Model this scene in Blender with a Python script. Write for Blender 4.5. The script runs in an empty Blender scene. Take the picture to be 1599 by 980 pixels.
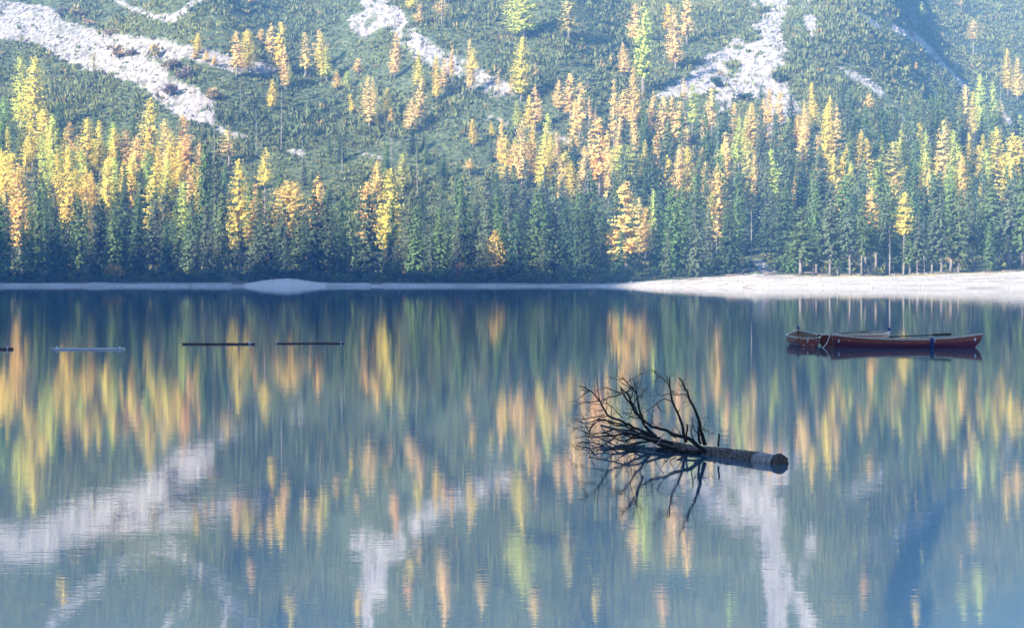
import bpy, math, random
import numpy as np
from mathutils import Vector, Matrix
random.seed(7)
rng = np.random.default_rng(7)
R = math.radians
scn = bpy.context.scene

# ------------------------------------------------------------------ camera
FPX, HX, HY, CAMH = 3000.0, 799.5, 434.5, 2.3      # focal length in photo pixels, horizon row, eye height
cam = bpy.data.cameras.new('camera')
cam.sensor_width = 36.0
cam.lens = 36.0 * FPX / 1599.0
cam.shift_y = -(490.0 - HY) / 1599.0
cam.clip_start, cam.clip_end = 0.1, 6000.0
cam.dof.use_dof = True
cam.dof.focus_distance = 27.0
cam.dof.aperture_fstop = 6.3
camo = bpy.data.objects.new('camera', cam)
camo.location = (0, 0, CAMH)
camo.rotation_euler = (R(90), 0, 0)
scn.collection.objects.link(camo)
scn.camera = camo

# ------------------------------------------------------------------ light
SUN_EL = R(27.0)
SH = Vector((-0.72, -0.69)).normalized()            # horizontal direction towards the sun
world = bpy.data.worlds.new('World')
scn.world = world
world.use_nodes = True
wn = world.node_tree
bg = wn.nodes['Background']
sky = wn.nodes.new('ShaderNodeTexSky')
sky.sky_type = 'NISHITA'
sky.sun_disc = False
sky.sun_elevation = SUN_EL
sky.sun_rotation = math.atan2(SH.x, SH.y)
sky.altitude = 1500
sky.air_density, sky.dust_density, sky.ozone_density = 1.0, 0.6, 1.5
wn.links.new(sky.outputs[0], bg.inputs[0])
bg.inputs[1].default_value = 0.105
sun = bpy.data.lights.new('sun', 'SUN')
sun.energy = 5.0
sun.angle = R(0.53)
sun.color = (1.0, 0.91, 0.76)
suno = bpy.data.objects.new('sun', sun)
sdir = Vector((SH.x * math.cos(SUN_EL), SH.y * math.cos(SUN_EL), math.sin(SUN_EL)))
suno.rotation_euler = sdir.to_track_quat('Z', 'Y').to_euler()
suno.location = sdir * 900
scn.collection.objects.link(suno)
scn.view_settings.view_transform = 'Standard'
scn.view_settings.look = 'None'
scn.view_settings.gamma = 1.0
scn.view_settings.exposure = 2.28
scn.cycles.max_bounces = 8
scn.cycles.volume_bounces = 1
scn.cycles.transparent_max_bounces = 8
scn.cycles.use_denoising = True
HAZE = 0.00023

# ------------------------------------------------------------------ helpers
COL = scn.collection
def link(o): COL.objects.link(o); return o
def tag(o, label=None, cat=None, group=None, kind=None):
    if label: o['label'] = label
    if cat: o['category'] = cat
    if group: o['group'] = group
    if kind: o['kind'] = kind
    return o
def make_mesh(name, V, F, mats, smooth=False, fmat=None, attr=None):
    """V n x 3, F list of tuples or an m x 3 / m x 4 array."""
    me = bpy.data.meshes.new(name)
    V = np.asarray(V, dtype=np.float32)
    if isinstance(F, np.ndarray):
        k = F.shape[1]
        me.vertices.add(len(V)); me.vertices.foreach_set('co', V.ravel())
        me.loops.add(F.size); me.loops.foreach_set('vertex_index', F.astype(np.int32).ravel())
        me.polygons.add(len(F)); me.polygons.foreach_set('loop_start', np.arange(0, F.size, k, dtype=np.int32))
        me.update(calc_edges=True)
    else:
        me.from_pydata([tuple(map(float, v)) for v in V], [], F)
    for m in (mats if isinstance(mats, (list, tuple)) else [mats]): me.materials.append(m)
    if fmat is not None: me.polygons.foreach_set('material_index', np.asarray(fmat, dtype=np.int32))
    if smooth: me.polygons.foreach_set('use_smooth', np.ones(len(me.polygons), dtype=bool))
    for n, a in (attr or {}).items():
        a = np.asarray(a, dtype=np.float32)
        if a.ndim == 1:
            at = me.attributes.new(n, 'FLOAT', 'POINT'); at.data.foreach_set('value', a)
        else:
            at = me.attributes.new(n, 'FLOAT_COLOR', 'POINT'); at.data.foreach_set('color', a.ravel())
    me.update()
    return me
def obj(name, me, parent=None, loc=None):
    o = bpy.data.objects.new(name, me); link(o)
    if parent: o.parent = parent
    if loc is not None: o.location = loc
    return o
def empty(name, loc=(0, 0, 0), rz=0.0):
    o = bpy.data.objects.new(name, None); link(o)
    o.empty_display_size = 0.3
    o.location = loc; o.rotation_euler = (0, 0, rz)
    return o
def copy_tree(o, parent=None):
    c = o.copy(); link(c)
    if parent: c.parent = parent
    for ch in list(o.children): copy_tree(ch, c)
    return c
def at(px, py, Y):
    return Vector(((px - HX) * Y / FPX, Y, CAMH + (HY - py) * Y / FPX))

class MB:
    """collects shapes into one mesh"""
    def __init__(s): s.v = []; s.f = []; s.m = []
    def add(s, vs, fs, m=0):
        b = len(s.v); s.v += [tuple(v) for v in vs]
        s.f += [tuple(i + b for i in f) for f in fs]; s.m += [m] * len(fs)
    def box(s, c, d, rz=0, m=0):
        cx, cy, cz = c; x, y, z = d[0] / 2, d[1] / 2, d[2] / 2
        ca, sa = math.cos(rz), math.sin(rz)
        P = [(cx + ca * i * x - sa * j * y, cy + sa * i * x + ca * j * y, cz + k * z) for k in (-1, 1) for i, j in ((-1, -1), (1, -1), (1, 1), (-1, 1))]
        s.add(P, [(0, 3, 2, 1), (4, 5, 6, 7), (0, 1, 5, 4), (1, 2, 6, 5), (2, 3, 7, 6), (3, 0, 4, 7)], m)
    def tube(s, pts, rad, n=6, m=0, cap=True, rough=0.0):
        pts = [Vector(p) for p in pts]
        if len(pts) < 2: return
        V = []; up = Vector((0.13, 0.31, 0.94))
        for i, p in enumerate(pts):
            t = (pts[min(i + 1, len(pts) - 1)] - pts[max(i - 1, 0)])
            if t.length < 1e-9: t = Vector((0, 0, 1))
            t.normalize()
            a = t.cross(up)
            if a.length < 1e-4: a = t.cross(Vector((1, 0, 0)))
            a.normalize(); b = t.cross(a)
            r = rad[i] if isinstance(rad, (list, tuple)) else rad
            for k in range(n):
                q = 2 * math.pi * k / n
                rr = r * (1 + rough * random.uniform(-1, 1))
                V.append(p + (a * math.cos(q) + b * math.sin(q)) * rr)
        F = []
        for i in range(len(pts) - 1):
            for k in range(n):
                F.append((i * n + k, i * n + (k + 1) % n, (i + 1) * n + (k + 1) % n, (i + 1) * n + k))
        if cap:
            F.append(tuple(range(n - 1, -1, -1))); F.append(tuple((len(pts) - 1) * n + k for k in range(n)))
        s.add(V, F, m)
    def ball(s, c, r, nu=10, nv=6, m=0):
        rx, ry, rz = r if isinstance(r, (tuple, list)) else (r, r, r)
        V = [(c[0], c[1], c[2] - rz)]
        for j in range(1, nv):
            a = math.pi * j / nv - math.pi / 2
            for i in range(nu):
                q = 2 * math.pi * i / nu
                V.append((c[0] + rx * math.cos(a) * math.cos(q), c[1] + ry * math.cos(a) * math.sin(q), c[2] + rz * math.sin(a)))
        V.append((c[0], c[1], c[2] + rz)); F = []
        for i in range(nu): F.append((0, 1 + (i + 1) % nu, 1 + i))
        for j in range(nv - 2):
            for i in range(nu):
                a = 1 + j * nu; F.append((a + i, a + (i + 1) % nu, a + nu + (i + 1) % nu, a + nu + i))
        a = 1 + (nv - 2) * nu
        for i in range(nu): F.append((a + i, a + (i + 1) % nu, len(V) - 1))
        s.add(V, F, m)
    def mesh(s, name, mats, smooth=False):
        return make_mesh(name, s.v, s.f, mats, smooth, s.m)
    def build(s, name, mats, parent=None, smooth=False):
        return obj(name, s.mesh(name, mats, smooth), parent)

# ------------------------------------------------------------------ noise for shaping geometry
_T = rng.random((256, 256)).astype(np.float64)
def vnoise(x, y):
    x = np.asarray(x, dtype=np.float64); y = np.asarray(y, dtype=np.float64)
    xi = np.floor(x).astype(np.int64); yi = np.floor(y).astype(np.int64)
    fx = x - xi; fy = y - yi
    fx = fx * fx * (3 - 2 * fx); fy = fy * fy * (3 - 2 * fy)
    a = _T[xi & 255, yi & 255]; b = _T[(xi + 1) & 255, yi & 255]
    c = _T[xi & 255, (yi + 1) & 255]; d = _T[(xi + 1) & 255, (yi + 1) & 255]
    return (a * (1 - fx) + b * fx) * (1 - fy) + (c * (1 - fx) + d * fx) * fy
def fbm(x, y, n=4):
    s = 0.0; a = 0.5; t = 0.0
    for i in range(n):
        s = s + a * (vnoise(x * 2 ** i + 17.3 * i, y * 2 ** i + 5.1 * i) - 0.5); t += a; a *= 0.5
    return s / t * 2.0      # about -1 .. 1
def sstep(a, b, x):
    t = np.clip((x - a) / (b - a), 0, 1)
    return t * t * (3 - 2 * t)

# ------------------------------------------------------------------ materials
def mat(name):
    m = bpy.data.materials.new(name); m.use_nodes = True
    return m, m.node_tree, m.node_tree.nodes, m.node_tree.nodes['Principled BSDF']
def node(nt, typ, **kw):
    n = nt.nodes.new(typ)
    for k, v in kw.items(): setattr(n, k, v)
    return n
def noise_node(nt, scale, detail=4.0, rough=0.55, coord=None):
    n = nt.nodes.new('ShaderNodeTexNoise')
    n.inputs['Scale'].default_value = scale; n.inputs['Detail'].default_value = detail; n.inputs['Roughness'].default_value = rough
    if coord is not None: nt.links.new(coord, n.inputs['Vector'])
    return n
def ramp(nt, fac, stops):
    r = nt.nodes.new('ShaderNodeValToRGB')
    e = r.color_ramp.elements
    while len(e) < len(stops): e.new(0.5)
    for i, (p, c) in enumerate(stops):
        e[i].position = p; e[i].color = (*c, 1)
    nt.links.new(fac, r.inputs[0])
    return r
def mixc(nt, fac, a, b, typ='MIX'):
    m = nt.nodes.new('ShaderNodeMix'); m.data_type = 'RGBA'; m.blend_type = typ
    for s, v in ((m.inputs[0], fac), (m.inputs[6], a), (m.inputs[7], b)):
        if hasattr(v, 'links'): nt.links.new(v, s)
        elif isinstance(v, (int, float)): s.default_value = v
        else: s.default_value = (*v, 1) if len(v) == 3 else v
    return m.outputs[2]
def simple_mat(name, stops, scale, rough=0.8, bump=0.3, bdist=0.01, stretch=None, spec=0.3):
    m, nt, N, P = mat(name)
    tc = node(nt, 'ShaderNodeTexCoord')
    src = tc.outputs['Object']
    if stretch:
        mp = node(nt, 'ShaderNodeMapping'); mp.inputs['Scale'].default_value = stretch
        nt.links.new(src, mp.inputs[0]); src = mp.outputs[0]
    n = noise_node(nt, scale, 6, 0.6, src)
    r = ramp(nt, n.outputs[0], stops)
    nt.links.new(r.outputs[0], P.inputs['Base Color'])
    P.inputs['Roughness'].default_value = rough
    P.inputs['Specular IOR Level'].default_value = spec
    if bump:
        b = node(nt, 'ShaderNodeBump'); b.inputs['Strength'].default_value = bump; b.inputs['Distance'].default_value = bdist
        nt.links.new(n.outputs[0], b.inputs['Height']); nt.links.new(b.outputs[0], P.inputs['Normal'])
    return m
def foliage_mat(name, use_obj=True, color=(0.05, 0.08, 0.04), trans=0.3, tint=None):
    """leaf colour = object colour x each spray's own tone, with a warmer second tone in patches"""
    m, nt, N, P = mat(name)
    N.remove(P)
    out = N['Material Output']
    if use_obj:
        oi = node(nt, 'ShaderNodeObjectInfo'); base = oi.outputs['Color']
    else:
        rgb = node(nt, 'ShaderNodeRGB'); rgb.outputs[0].default_value = (*color, 1); base = rgb.outputs[0]
    a = node(nt, 'ShaderNodeAttribute', attribute_name='tone')
    c = mixc(nt, 1.0, base, a.outputs['Color'], 'MULTIPLY')
    if tint:
        tc = node(nt, 'ShaderNodeTexCoord')
        n = noise_node(nt, 0.35, 3, 0.5, tc.outputs['Object'])
        r = ramp(nt, n.outputs[0], [(0.42, (0, 0, 0)), (0.62, (1, 1, 1))])
        c2 = mixc(nt, 1.0, c, tint, 'MULTIPLY')
        c = mixc(nt, r.outputs[0], c, c2)
    d = node(nt, 'ShaderNodeBsdfDiffuse'); t = node(nt, 'ShaderNodeBsdfTranslucent'); mx = node(nt, 'ShaderNodeMixShader')
    nt.links.new(c, d.inputs[0]); nt.links.new(c, t.inputs[0])
    mx.inputs[0].default_value = trans
    nt.links.new(d.outputs[0], mx.inputs[1]); nt.links.new(t.outputs[0], mx.inputs[2])
    nt.links.new(mx.outputs[0], out.inputs[0])
    return m

M_LARCH = foliage_mat('larch_needles', True, trans=0.4, tint=(1.0, 0.90, 0.95))
M_SPRUCE = foliage_mat('spruce_needles', True, trans=0.2)
M_BUSH = foliage_mat('bush_leaves', True, trans=0.25)
M_SCRUB = foliage_mat('dwarf_pine_needles', False, (1, 1, 1), trans=0.2)
M_BARK = simple_mat('tree_bark', [(0.3, (0.09, 0.072, 0.062)), (0.7, (0.23, 0.195, 0.175))], 3.0, 0.9, 0.5, 0.05, (1, 1, 0.2))
M_DEAD = simple_mat('dead_wood', [(0.3, (0.17, 0.155, 0.145)), (0.7, (0.34, 0.315, 0.295))], 3.0, 0.85, 0.4, 0.03, (1, 1, 0.15))
M_ROCK = simple_mat('pale_limestone', [(0.3, (0.11, 0.10, 0.09)), (0.7, (0.32, 0.295, 0.265))], 1.2, 0.9, 0.6, 0.1)
M_DARKROCK = simple_mat('dark_wet_stone', [(0.35, (0.03, 0.03, 0.035)), (0.7, (0.12, 0.12, 0.13))], 2.0, 0.7, 0.6, 0.1)

# ------------------------------------------------------------------ terrain
SHX = np.array([-2500, -400, 0, 380, 520, 900, 1000, 1100, 1200, 1300, 1450, 1599, 2000, 3500.])
SHY = np.array([556, 556, 552, 551, 550, 548, 533, 500, 472, 457, 448, 442, 425, 400.])
ZBX = np.array([-2500, 0, 900, 980, 1060, 1130, 1180, 1240, 1300, 1400, 1500, 1599, 2200.])
ZBZ = np.array([1.35, 1.35, 1.3, 1.6, 2.3, 3.1, 4.2, 3.8, 3.5, 3.5, 4.2, 4.9, 5.5])
_tt = np.arange(0, 2400, 1.0)
_slope = 0.06 + 0.325 * sstep(18, 140, _tt)
_prof = np.concatenate([[0], np.cumsum(_slope)[:-1]])
YB = 562.0
def ground(X, Y):
    X = np.asarray(X, dtype=np.float64); Y = np.asarray(Y, dtype=np.float64)
    px = HX + FPX * X / np.maximum(Y, 1.0)
    ys = np.interp(px, SHX, SHY) + 1.2 * fbm(X / 9.0, Y * 0 + 3.3, 3)
    zb = np.interp(px, ZBX, ZBZ)
    d = Y - ys
    q = np.clip(d / (YB - ys), 0, 1)
    z = np.where(d < 0, d * 0.12, zb * q ** 0.75)
    t = np.clip(Y - YB, 0, None)
    z = z + np.interp(t, _tt, _prof)
    # small relief of the beach: old water lines
    z = z + 0.10 * np.sin(d * 0.42 + 1.3 * fbm(X / 22, Y / 30, 2)) * sstep(2, 12, d) * sstep(1000, 1150, px) * (1 - sstep(60, 110, d))
    # the gravel mound at the water's edge
    mx = X - (447 - HX) / FPX * 550.0; my = Y - 551.0
    mm = np.clip(1 - ((mx + 1.2 + 0.8 * fbm(Y / 4.0, X / 6.0, 2)) / 12.5) ** 2, 0, 1) ** 1.9 * np.clip(1 - (my / 7.5) ** 2, 0, 1)
    z = z + 1.95 * mm ** 0.8 * (1 + 0.12 * fbm(X / 3.0, Y / 3.0, 3))
    # mountain relief
    A = sstep(60, 330, t)
    z = z + A * (13.0 * fbm(X / 95.0 + 3.1, Y / 170.0 + 1.7, 3) + 3.2 * fbm(X / 30.0, Y / 42.0, 3))
    for gx, gw, gd in GULLY:
        cx = np.interp(Y, gx[:, 0], gx[:, 1]) / FPX * Y
        z = z - gd * sstep(760, 900, Y) * np.exp(-((X - cx) / gw) ** 2)
    for gx, gw, gd in RIDGE:
        cx = np.interp(Y, gx[:, 0], gx[:, 1]) / FPX * Y
        dx = X - cx
        prof = np.where(dx < 0, np.exp(-(dx / gw) ** 2), np.exp(-(dx / (gw * 0.6)) ** 2))
        z = z + gd * sstep(720, 900, Y) * prof
    xc = np.interp(Y, [700, 900, 1000, 1300], [1420 - HX, 1330 - HX, 1310 - HX, 1330 - HX]) / FPX * Y     # the flank that turns away from the sun
    z = z - 0.82 * sstep(690, 880, Y) * 110 * np.tanh(np.clip(X - xc, 0, None) / 110) * sstep(-5, 45, X - xc)
    z = z + 0.35 * fbm(X / 5.0, Y / 5.0, 3) * sstep(6, 40, d)
    return z
def path(*p): return np.array([(y, x - HX) for y, x in p], dtype=float)
GULLY = [(path((700, 340), (850, 150), (1000, 270), (1300, 360)), 26, 9),
         (path((700, 800), (850, 690), (1000, 590), (1300, 575)), 18, 9),
         (path((700, 1150), (850, 1180), (1000, 1225), (1300, 1230)), 24, 9),
         (path((700, 1450), (850, 1400), (1000, 1335), (1300, 1300)), 14, 6)]
RIDGE = [(path((700, 300), (900, 300), (1000, 330), (1300, 420)), 60, 34),
         (path((700, 700), (900, 640), (1000, 650), (1300, 680)), 50, 30),
         (path((700, 850), (900, 850), (1000, 850), (1300, 860)), 55, 36),
         (path((700, 1290), (900, 1270), (1000, 1290), (1300, 1330)), 60, 18)]

def grid_axis(parts):
    out = []
    for a, b, s in parts: out.append(np.arange(a, b, s))
    return np.concatenate(out)
ga = grid_axis([(-0.66, -0.32, 0.008), (-0.32, 0.32, 0.00135), (0.32, 0.661, 0.008)])
gy = grid_axis([(404, 540, 2.0), (540, 720, 1.2), (720, 1330, 2.0), (1330, 1801, 9.0)])
GA, GY = np.meshgrid(ga, gy)
GXX = GA * GY
GZ = ground(GXX, GY)
PX = HX + FPX * GA
PY = HY - FPX * (GZ - CAMH) / GY

def in_poly(x, y, poly):
    inside = np.zeros(x.shape, bool); n = len(poly); j = n - 1
    for i in range(n):
        xi, yi = poly[i]; xj, yj = poly[j]
        if yi != yj:
            c = ((yi > y) != (yj > y)) & (x < (xj - xi) * (y - yi) / (yj - yi) + xi)
            inside ^= c
        j = i
    return inside
def chain_d(x, y, ch):
    """signed distance to a chain of points with a half width"""
    best = np.full(x.shape, 1e9)
    for (x0, y0, w0), (x1, y1, w1) in zip(ch[:-1], ch[1:]):
        dx, dy = x1 - x0, y1 - y0
        t = np.clip(((x - x0) * dx + (y - y0) * dy) / (dx * dx + dy * dy), 0, 1)
        best = np.minimum(best, np.hypot(x - x0 - t * dx, y - y0 - t * dy) - (w0 + (w1 - w0) * t))
    return best
SCREE_POLY = [
    [(-90, -25), (20, 2), (55, 6), (85, 18), (92, 28), (130, 42), (165, 55), (215, 80), (250, 100), (262, 122), (285, 130), (315, 146), (333, 160), (334, 199), (295, 192), (262, 168), (240, 150), (215, 130), (190, 124), (140, 118), (130, 112), (105, 97), (60, 74), (30, 66), (0, 61), (-90, 48)],
    [(150, 46), (205, 56), (290, 68), (340, 82), (400, 97), (434, 106), (427, 115), (390, 113), (340, 109), (290, 97), (240, 90), (215, 80), (165, 62)],
    [(560, -60), (604, -60), (606, 5), (625, 20), (640, 42), (670, 62), (700, 78), (730, 92), (760, 112), (790, 128), (803, 152), (780, 152), (750, 142), (720, 132), (690, 112), (665, 102), (640, 82), (622, 62), (600, 42), (585, 52), (560, 56), (546, 42), (545, 26), (570, 18)],
    [(1195, -60), (1245, -60), (1240, 0), (1224, 40), (1222, 60), (1230, 75), (1227, 110), (1234, 140), (1252, 172), (1230, 192), (1208, 218), (1200, 228), (1190, 215), (1203, 180), (1195, 160), (1180, 152), (1160, 148), (1140, 168), (1118, 194), (1105, 204), (1098, 190), (1125, 166), (1110, 142), (1080, 152), (1040, 154), (1024, 147), (1040, 136), (1080, 116), (1085, 95), (1130, 75), (1150, 58), (1180, 40), (1190, 18)],
]
SCREE_CHAIN = [
    [(334, 192, 5), (350, 207, 4), (385, 216, 3)], [(450, 236, 3), (472, 241, 4)], [(757, 182, 1.5), (792, 191, 2)],
    [(815, 199, 2), (850, 206, 3), (905, 227, 3)], [(566, 241, 1.5), (612, 251, 2)],
    [(585, -10, 9), (572, -60, 10), (575, -130, 10), (605, -190, 10)],
    [(1256, -8, 9), (1263, 30, 10), (1273, 62, 6)], [(1318, -5, 5), (1340, 20, 6), (1372, 46, 6)],
    [(1395, 42, 4), (1440, 66, 7), (1468, 98, 5), (1505, 135, 6)],
    [(1312, 104, 4), (1345, 126, 8), (1375, 145, 8), (1400, 165, 6), (1418, 182, 8), (1411, 202, 7)], [(1560, 168, 4), (1577, 196, 5)],
    [(160, -14, 3), (205, 14, 4), (245, 27, 5), (272, 28, 6)], [(330, -14, 6), (296, 12, 5), (270, 30, 5)],
    [(40, -170, 7), (90, -80, 7), (165, -12, 6)], [(325, -10, 8), (370, -70, 7), (430, -160, 8)],
    [(235, -170, 5), (262, -90, 5), (300, -40, 4)], [(345, -170, 5), (352, -70, 5)],
    [(1214, -55, 17), (1206, -160, 22)], [(1246, -55, 12), (1300, -170, 16)], [(1160, -10, 3), (1178, 10, 3)],
    [(1162, 428, 7), (1182, 410, 7), (1205, 426, 7)], [(400, 411, 2.0), (430, 414, 2.5)],
]
def scree_field(x, y, X, Y):
    """how far inside loose rock a place is: positive inside"""
    wx = x + 8 * fbm(X / 16.0, Y / 24.0, 4) + 7 * fbm(X / 4.0, Y / 9.0, 3); wy = y + 5 * fbm(X / 16.0 + 50, Y / 24.0, 4) + 5 * fbm(X / 4.0 + 9, Y / 9.0, 3)
    f = np.full(x.shape, -1.0)
    for p in SCREE_POLY: f = np.where(in_poly(wx, wy, p), 1.0, f)
    f = f - 0.0
    vx = x + 3.5 * fbm(X / 9.0, Y / 14.0, 3); vy = y + 2.5 * fbm(X / 9.0 + 50, Y / 14.0, 3); ch_ = np.full(x.shape, -1.0)
    for c in SCREE_CHAIN: ch_ = np.maximum(ch_, np.clip(-chain_d(vx, vy, c) / 2.5, -1, 1))
    isl = fbm(X / 6.5 + 9, Y / 15.0 + 4, 4)
    hole = sstep(0.20, 0.36, isl) * np.where(x > 1000, 1.0, np.where(x > 500, 0.55, 0.45))
    return np.maximum(f - 1.9 * hole, ch_ - 1.1 * hole)
SF = scree_field(PX, PY, GXX, GY)
scree = sstep(-0.25, 0.35, SF)
dsh = GY - np.interp(PX, SHX, SHY)
bw = np.interp(PX, [-900, 0, 380, 447, 520, 940, 1010, 1100, 1599, 2200], [5, 6, 9, 13, 8, 7, 22, 60, 100, 120]) + 3 * fbm(GXX / 8, GY / 8, 3)
beach = 1 - sstep(bw - 2.5, bw + 2.5, dsh)
grassy = sstep(bw - 14, bw - 2, dsh) * (1 - sstep(bw + 2, bw + 16, dsh)) * sstep(1180, 1280, PX)
mound_shade_lift = sstep(0.0, 0.25, np.clip(1 - ((GXX - (447 - HX) / FPX * 550.0) / 12.5) ** 2, 0, 1) * np.clip(1 - ((GY - 550.5) / 8.5) ** 2, 0, 1))  # mask of the mound whose colour is lightened in place of skylight
# the loose rock is rough and a little hollow
GZ = GZ + scree * (dsh > 60) * (1.3 * fbm(GXX / 4.5, GY / 6.5, 3) + 1.1 * np.abs(fbm(GXX / 15.0, GY / 34.0, 2)) - 0.6)
nr, nc = GZ.shape
idx = np.arange(nr * nc).reshape(nr, nc)
FQ = np.stack([idx[:-1, :-1], idx[:-1, 1:], idx[1:, 1:], idx[1:, :-1]], axis=-1).reshape(-1, 4)

def terrain_mat():
    m, nt, N, P = mat('mountain_ground')
    tc = node(nt, 'ShaderNodeTexCoord'); oc = tc.outputs['Object']
    mpS = node(nt, 'ShaderNodeMapping'); mpS.inputs['Scale'].default_value = (0.55, 0.16, 0.3); nt.links.new(oc, mpS.inputs[0])
    n1 = noise_node(nt, 0.09, 5, 0.6, oc); n2 = noise_node(nt, 1.0, 7, 0.72, mpS.outputs[0])
    mpB = node(nt, 'ShaderNodeMapping'); mpB.inputs['Scale'].default_value = (0.05, 0.32, 1.2); nt.links.new(oc, mpB.inputs[0])
    nB = noise_node(nt, 1.0, 7, 0.7, mpB.outputs[0]); n3 = noise_node(nt, 0.035, 4, 0.5, oc)
    nG = noise_node(nt, 0.55, 8, 0.75, oc)
    soil = ramp(nt, nG.outputs[0], [(0.38, (0.016, 0.026, 0.012)), (0.5, (0.05, 0.066, 0.03)), (0.6, (0.10, 0.11, 0.052)), (0.7, (0.16, 0.14, 0.08))])
    rock = ramp(nt, n2.outputs[0], [(0.37, (0.05, 0.045, 0.04)), (0.46, (0.15, 0.137, 0.122)), (0.55, (0.26, 0.24, 0.215)), (0.68, (0.35, 0.325, 0.295))])
    rock2 = mixc(nt, ramp(nt, n3.outputs[0], [(0.45, (0, 0, 0)), (0.7, (0.55, 0.55, 0.55))]).outputs[0], rock.outputs[0], (0.24, 0.21, 0.2))
    sand = ramp(nt, nB.outputs[0], [(0.34, (0.13, 0.11, 0.095)), (0.43, (0.22, 0.19, 0.16)), (0.5, (0.33, 0.295, 0.255)), (0.7, (0.40, 0.36, 0.315))])
    a1 = node(nt, 'ShaderNodeAttribute', attribute_name='scree'); a2 = node(nt, 'ShaderNodeAttribute', attribute_name='beach'); a3 = node(nt, 'ShaderNodeAttribute', attribute_name='grassy')
    c = mixc(nt, a1.outputs['Fac'], soil.outputs[0], rock2)
    c = mixc(nt, a2.outputs['Fac'], c, sand.outputs[0])
    a4 = node(nt, 'ShaderNodeAttribute', attribute_name='mound_shade_lift')
    c = mixc(nt, a4.outputs['Fac'], c, mixc(nt, n2.outputs[0], (0.34, 0.285, 0.245), (0.50, 0.43, 0.375)))  # paler, warmer colour standing in for skylight on the shaded mound
    mm = node(nt, 'ShaderNodeMath', operation='MULTIPLY'); nt.links.new(a3.outputs['Fac'], mm.inputs[0])
    rr = ramp(nt, n2.outputs[0], [(0.4, (0, 0, 0)), (0.55, (0.9, 0.9, 0.9))]); nt.links.new(rr.outputs[0], mm.inputs[1])
    c = mixc(nt, mm.outputs[0], c, (0.36, 0.3, 0.13))
    nt.links.new(c, P.inputs['Base Color'])
    P.inputs['Roughness'].default_value = 0.95; P.inputs['Specular IOR Level'].default_value = 0.1
    b = node(nt, 'ShaderNodeBump'); b.inputs['Strength'].default_value = 0.7; b.inputs['Distance'].default_value = 0.5
    nt.links.new(n2.outputs[0], b.inputs['Height']); nt.links.new(b.outputs[0], P.inputs['Normal'])
    return m
M_TERRAIN = terrain_mat()
VV = np.stack([GXX.ravel(), GY.ravel(), GZ.ravel()], axis=1)
ter = obj('mountainside', make_mesh('mountainside', VV, FQ, M_TERRAIN, True, attr={'scree': scree.ravel(), 'beach': beach.ravel(), 'grassy': grassy.ravel(), 'mound_shade_lift': mound_shade_lift.ravel()}))
tag(ter, 'steep mountainside with pale scree chutes rising from a gravel shore', kind='structure')
gz_da = None
def gz(X, Y):
    """terrain height, from the grid that was built"""
    a = X / Y
    i = np.clip(np.searchsorted(ga, a) - 1, 0, nc - 2); j = np.clip(np.searchsorted(gy, Y) - 1, 0, nr - 2)
    fx = (a - ga[i]) / (ga[i + 1] - ga[i]); fy = (Y - gy[j]) / (gy[j + 1] - gy[j])
    return (GZ[j, i] * (1 - fx) + GZ[j, i + 1] * fx) * (1 - fy) + (GZ[j + 1, i] * (1 - fx) + GZ[j + 1, i + 1] * fx) * fy
_Ys = np.arange(545, 1320, 1.0)
def find_Y(px, py):
    """the nearest distance at which the ground shows at this row"""
    X = (px - HX) / FPX * _Ys
    p = HY - FPX * (gz(X, _Ys) - CAMH) / _Ys
    k = np.nonzero(p <= py)[0]
    return float(_Ys[k[0]]) if len(k) else 1300.0

# the mountain behind the lake's near bank: it keeps the water and the foot of the forest in shade
PU = Vector((-SH.y, SH.x))                          # along the ridge
def uw(X, Y): return X * PU.x + Y * PU.y, X * SH.x + Y * SH.y
EL = math.tan(SUN_EL)
W0 = 330.0
uL, wL = uw(-147, 560); uM, wM = uw(30, 555)
CR_U = [-1500, uL - 120, uL, uM, uM + 28, uM + 150, 0, 250, 500] if uL < uM else None
if CR_U is None:
    CR_U = sorted([1500, uL + 120, uL, uM, uM - 28, uM - 150, 0, -250, -500])
cl, cm = (W0 - wL) * EL + 23, (W0 - wM) * EL + 18
crest = {}
for u in CR_U:
    if abs(u - uL) < 1: crest[u] = cl
    elif abs(u - uM) < 1: crest[u] = cm
    elif abs(abs(u - uM) - 28) < 1 and abs(u) < abs(uM): crest[u] = cm - 45
    elif abs(abs(u - uM) - 150) < 1 and abs(u) < abs(uM): crest[u] = cm - 90
    elif abs(u) < 1: crest[u] = 255
    elif abs(u - uL) < 125: crest[u] = cl - 20
    else: crest[u] = 200 if abs(u) > 600 else 230
us = np.arange(-620, 421, 10.0) if uL < 0 else np.arange(-420, 621, 10.0)
ws = np.linspace(-1, 1, 41)
UU, WW = np.meshgrid(us, ws)
ch = np.interp(UU, CR_U, [crest[u] for u in CR_U])
prof = np.clip(1 - np.abs(WW), 0, 1)
MXX = UU * PU.x + (W0 + WW * 255) * SH.x; MYY = UU * PU.y + (W0 + WW * 255) * SH.y
MZZ = ch * (prof ** 1.05) + 10 * fbm(UU / 60, WW * 4, 3) * np.clip(prof * (1 - prof) * 4, 0, 1) - 4.0
k_ = np.arange(UU.size).reshape(UU.shape)
MF = np.stack([k_[:-1, :-1], k_[1:, :-1], k_[1:, 1:], k_[:-1, 1:]], axis=-1).reshape(-1, 4)
M_FAR = simple_mat('far_forest_slope', [(0.35, (0.03, 0.045, 0.025)), (0.6, (0.06, 0.08, 0.04)), (0.75, (0.3, 0.28, 0.26))], 0.03, 0.95, 0.6, 2.0)
o = obj('mountain', make_mesh('mountain', np.stack([MXX.ravel(), MYY.ravel(), MZZ.ravel()], 1), MF, M_FAR, True))
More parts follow.
